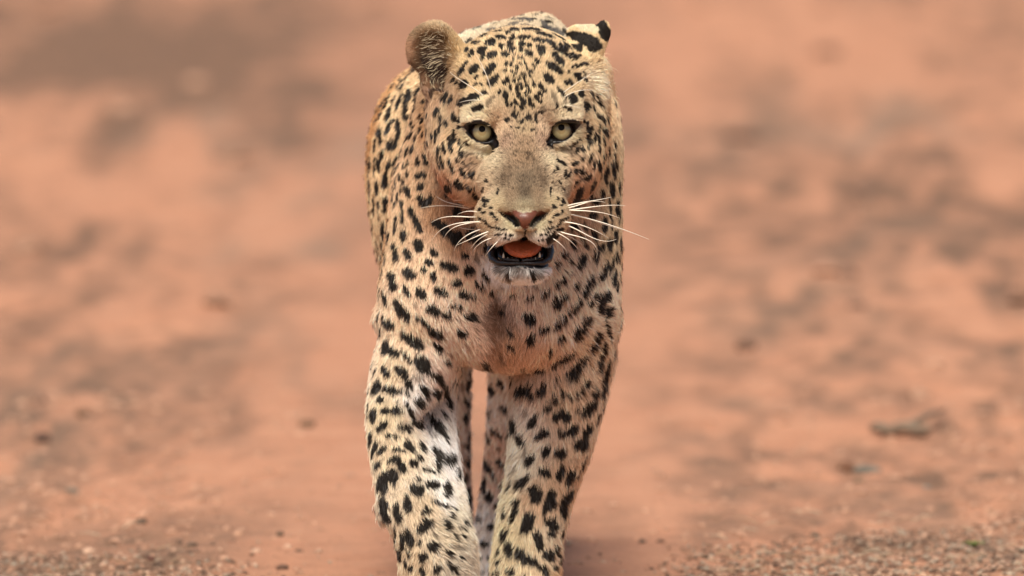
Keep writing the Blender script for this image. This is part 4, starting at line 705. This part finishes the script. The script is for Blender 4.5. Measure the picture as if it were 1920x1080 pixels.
DD = idw(R0, DP, np.hstack([DV, DL[:, None]]), 250., 2.)
fl, ln_ = DD[:, :3], DD[:, 3]
fl = fl+.35*np.stack([noise(R0/14+k) for k in (3, 8, 13)], 1)+rng.normal(0, .13, (n_, 3))
fl -= HN*(fl*HN).sum(1)[:, None]; fl /= np.maximum(np.linalg.norm(fl, axis=1), 1e-6)[:, None]
fl0 = .30*(ln_ > 15)[:, None]*np.stack([noise(R0/5+k) for k in (31, 36, 41)], 1); fl = fl+fl0-HN*(fl0*HN).sum(1)[:, None]; fl /= np.linalg.norm(fl, axis=1)[:, None]
ln_ = ln_*rng.uniform(.65, 1.2, n_)*np.where(rng.random(n_) < .04, 1.35, 1)
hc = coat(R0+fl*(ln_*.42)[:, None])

ear = (((R0-U(816, 106, 130))/np.array([45, 60, 58]))**2).sum(1) < 1
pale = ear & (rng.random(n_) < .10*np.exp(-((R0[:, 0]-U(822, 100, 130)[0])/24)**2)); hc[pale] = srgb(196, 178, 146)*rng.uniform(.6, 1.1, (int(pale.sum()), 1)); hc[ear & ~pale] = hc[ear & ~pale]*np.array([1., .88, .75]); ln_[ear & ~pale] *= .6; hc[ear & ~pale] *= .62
brd = (((R0-U(984, 312, -50))/np.array([52, 110, 98]))**2).sum(1) < 1
hc *= np.where(brd, rng.uniform(.5, 1.5, n_), rng.uniform(.74, 1.28, n_))[:, None]*(1+.12*noise(R0/5+40))[:, None]
gh = (rng.random(n_) < .07) & (ln_ > 12); hc[gh] = hc[gh]*1.25+.06; ln_[gh] *= 1.2
li = rng.normal(.36, .10, n_).clip(.12, .8)[:, None]
li[rng.random(n_) < .07] *= 1.9
P0 = R0-HN*.4; D1 = fl*1.0+HN*li*1.5; D2 = fl+HN*li*.7; D3 = fl+HN*li*.15
for Dk in (D1, D2, D3): Dk /= np.linalg.norm(Dk, axis=1)[:, None]
s3 = (ln_/3)[:, None]; HP = np.stack([P0, P0+D1*s3, P0+(D1+D2)*s3, P0+(D1+D2+D3)*s3], 1)
rad = np.where(R0[:, 1] > 700, .9, np.where(ln_ < 11, .34, .44))*rng.uniform(.75, 1.15, n_)
HR = rad[:, None]*np.array([1, .95, .7, .18])
cv = bpy.data.hair_curves.new('fur'); cv.add_curves([4]*n_)
cv.points.foreach_set('position', (HP*S-OFF).astype(np.float32).ravel())
ra = cv.attributes.get('radius') or cv.attributes.new('radius', 'FLOAT', 'POINT'); ra.data.foreach_set('value', (HR*S).astype(np.float32).ravel())
ca = cv.attributes.new('col', 'FLOAT_COLOR', 'POINT'); pc = np.ones((n_, 4, 4), np.float32)
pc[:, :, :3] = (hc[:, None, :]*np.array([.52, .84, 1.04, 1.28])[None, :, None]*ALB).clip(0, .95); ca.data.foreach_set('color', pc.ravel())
def hair_material(name='fur'):
    m = bpy.data.materials.new(name); m.use_nodes = True; n = m.node_tree.nodes; l = m.node_tree.links; n.remove(n['Principled BSDF'])
    h = n.new('ShaderNodeBsdfHairPrincipled'); h.model = 'CHIANG'; h.parametrization = 'COLOR'
    h.inputs['Roughness'].default_value = .45; h.inputs['Radial Roughness'].default_value = .8; h.inputs['Coat'].default_value = 0
    a = n.new('ShaderNodeAttribute'); a.attribute_name = 'col'; l.new(a.outputs['Color'], h.inputs['Color'])
    l.new(h.outputs[0], n['Material Output'].inputs['Surface']); return m
FURMAT = mat('fur', attr='col', rough=.55, spec=.25)
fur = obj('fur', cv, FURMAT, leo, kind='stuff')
print('fur', n_, round(time.time()-T0, 1))

# eyes, tongue, teeth, lips, whiskers
def sphere_cap(R, ang, nr=10, ns=28):    # cap round -Y axis
    v = [(0, -R, 0)]; f = []
    for i in range(1, nr+1):
        a = ang*i/nr
        for j in range(ns): t = j*2*math.pi/ns; v.append((R*math.sin(a)*math.cos(t), -R*math.cos(a), R*math.sin(a)*math.sin(t)))
    for j in range(ns): f.append([0, 1+(j+1) % ns, 1+j, 1+j])
    for i in range(nr-1):
        for j in range(ns): a_, b_ = 1+i*ns+j, 1+i*ns+(j+1) % ns; f.append([a_, b_, b_+ns, a_+ns])
    return np.array(v), np.array(f)
SCL = mat('eye_white', (.020, .012, .008), .15, coat=1)
IRI = mat('iris', attr='col', rough=.4, coat=.5); PUP = mat('pupil', (.004, .003, .002), .5, spec=.1)
GLS = bpy.data.materials.new('cornea'); GLS.use_nodes = True; gb = GLS.node_tree.nodes['Principled BSDF']; gb.inputs['Transmission Weight'].default_value = 1; gb.inputs['Roughness'].default_value = 0; gb.inputs['IOR'].default_value = 1.33
for ex, ey, gz_ in ((904, 247, .0), (1053, 244, .0)):
    c = U(ex, ey, 15); v, f = sphere_cap(26.0, math.pi*.98, 24, 32)
    e = obj('eye', tri_mesh('eye', v*S, f), SCL, leo); e.location = c*S-OFF; d_ = Vector(ORG-c); e.rotation_euler = (-math.asin(d_.normalized().z), 0, 0)
    if ex > 960: e.location.x -= .5*S
    v, f = sphere_cap(26.6, .72, 16, 40); rr = np.hypot(v[:, 0], v[:, 2])/(26.6*math.sin(.72)); an = np.arctan2(v[:, 2], v[:, 0])
    fib = noise(np.c_[np.cos(an)*9, np.sin(an)*9, rr*2]); base = srgb(180, 170, 126)*(1-rr[:, None]**3)+srgb(120, 112, 78)*rr[:, None]**3
    base = base*(1+.16*fib)[:, None]; base[rr < .42] = base[rr < .42]*.5+srgb(150, 118, 62)*.5; base *= np.clip((1.02-rr)/.12, .04, 1)[:, None]; up = np.clip(v[:, 2]/20+.1, 0, 1)[:, None]
    base *= (1-.45*up); me = tri_mesh('iris', v*S, f); vcol(me, base*.9); obj('iris', me, IRI, e)  # top of the iris darkened: upper lid's shade painted into its colour
    v, f = sphere_cap(26.9, .23, 5, 24); v = v@np.array(Matrix.Rotation(-.20, 3, 'X')).T; obj('pupil', tri_mesh('pupil', v*S, f), PUP, e)
def blob(name, c, r, m, bumpf=0, rot=0, parent=leo, sub=4, sq=1):
    v, f = ico(sub); v = v*(1+bumpf*noise(v*5))[:, None]; v = np.sign(v)*np.abs(v)**sq; v = v*np.array(r); v = v@np.array(Matrix.Rotation(rot, 3, 'X')).T
    return obj(name, np_mesh(name, (v+c)*S-OFF, f), m, parent)
TON = mat('tongue', (.55, .13, .045), .45, coat=.1, bump=(600, 1, .003))
v, f = ico(5); v[:, [0, 2]] = np.sign(v[:, [0, 2]])*np.abs(v[:, [0, 2]])**.72; v = v*np.array([36, 60, 13]); v[:, 2] += -2*np.exp(-(v[:, 0]/5)**2)-np.maximum(-v[:, 1]-30, 0)*.35
v = v*(1+.02*noise(v/4))[:, None]; obj('tongue', np_mesh('tongue', (v+U(980, 463, -26))*S-OFF, f), TON, leo)
LIP = mat('lip', (.008, .006, .006), .38, spec=.3, coat=.5, bump=(420, .9, .002))
for sx in (-1, 1):
    pts = [U(976+sx*52, 456, -15), U(976+sx*55, 472, -38), U(976+sx*53, 486, -58), U(976+sx*42, 493, -78), U(976+sx*22, 494, -84), U(976, 494, -86)]
    v, f = tube(pts, [8, 9, 7, 5, 4, 4], 10); obj('lip', tri_mesh('lip', v*S-OFF, f), LIP, leo)
    pts = [U(976+sx*40, 470, -40), U(976+sx*38, 482, -62), U(976+sx*26, 487, -78), U(976+sx*3, 489, -84)]
    v, f = tube(pts, [5, 5, 4, 4], 8); obj('gum', tri_mesh('gum', v*S-OFF, f), LIP, leo)
TOO = mat('tooth', (.62, .58, .46), .2, coat=.5)
for x, y, h in ((944, 483, 9), (1012, 482, 9), (952, 486, 4), (960, 487, 4), (968, 487, 4), (988, 487, 4), (996, 487, 4), (1004, 486, 4)):
    c = U(x, y, -80 if h < 6 else -76); v, f = tube([c, c+[0, -1, h*.5], c+[0, 1, h]], [h*.22+.5, h*.16+.3, .3], 7); obj('tooth', tri_mesh('tooth', v*S-OFF, f), TOO, leo)
WH = """780 280|430 430 330 405 235 385 145 337|430 440 330 420 200 405 100 415 30 425|420 380 340 368 275 372|440 490 330 487 200 492 110 530|480 525 350 530 240 550 160 600 120 650|440 525 330 545 250 580 205 640|460 575 380 578 290 555|480 575 400 605 320 660 275 735|540 590 460 620 370 660 290 695|530 610 450 655 395 720|560 640 480 670 410 735|600 660 540 720 500 775|450 455 360 450 300 470|470 600 400 640 370 690
780 280|1090 410 1200 385 1320 365 1415 345|1095 425 1200 395 1300 375 1370 385|1100 440 1250 420 1400 405 1515 408|1100 440 1220 445 1350 460 1475 500|1110 470 1250 500 1400 550 1560 600 1685 652|1140 480 1280 515 1400 555 1500 580|1060 525 1200 550 1300 590 1390 640|1090 550 1180 590 1280 640 1360 665 1450 650|1030 590 1150 625 1250 660 1300 700 1305 790|1010 600 1100 650 1170 720|1130 500 1180 560 1230 640 1240 700|980 640 1050 690 1100 750|1060 610 1160 660 1210 700
740 20|655 625 560 555 480 505 400 445|700 585 665 470 590 320|690 560 650 440 620 400|650 655 540 648 470 665|1210 600 1300 535 1425 455|1210 640 1280 595 1360 575 1450 578|1210 685 1290 690 1370 720"""
WM = mat('whisker', (.86, .80, .66), .35, spec=.5)
for ln in WH.split('\n'):
    q = ln.split('|'); ox_, oy_ = map(float, q[0].split()); brow = ox_ < 760
    for s_ in q[1:]:
        a = np.array(list(map(float, s_.split()))).reshape(-1, 2)/3.857+[ox_, oy_]; h = hit(*a[0]); y0 = h[0][1] if h else -60; tl = np.r_[0, np.cumsum(np.hypot(*np.diff(a, axis=0).T))]; T = tl[-1]
        t = np.linspace(0, T, 14); co = np.polyfit(tl/T, a, min(3, len(a)-1)); pxy = np.stack([np.polyval(co[:, i], t/T) for i in (0, 1)], 1)
        yy = y0+4-12*np.sin(t/T*2.2)+(t/T)**2*(25 if not brow else 10); pts = U(pxy[:, 0], pxy[:, 1], yy)
        r0 = (1.15 if T > 60 else .85)*(.55 if brow else 1); v, f = tube(pts, r0*(1-t/T)**.8+.22, 5, False); obj('whisker', np_mesh('whisker', v*S-OFF, f), WM, leo)
print('parts', round(time.time()-T0, 1))
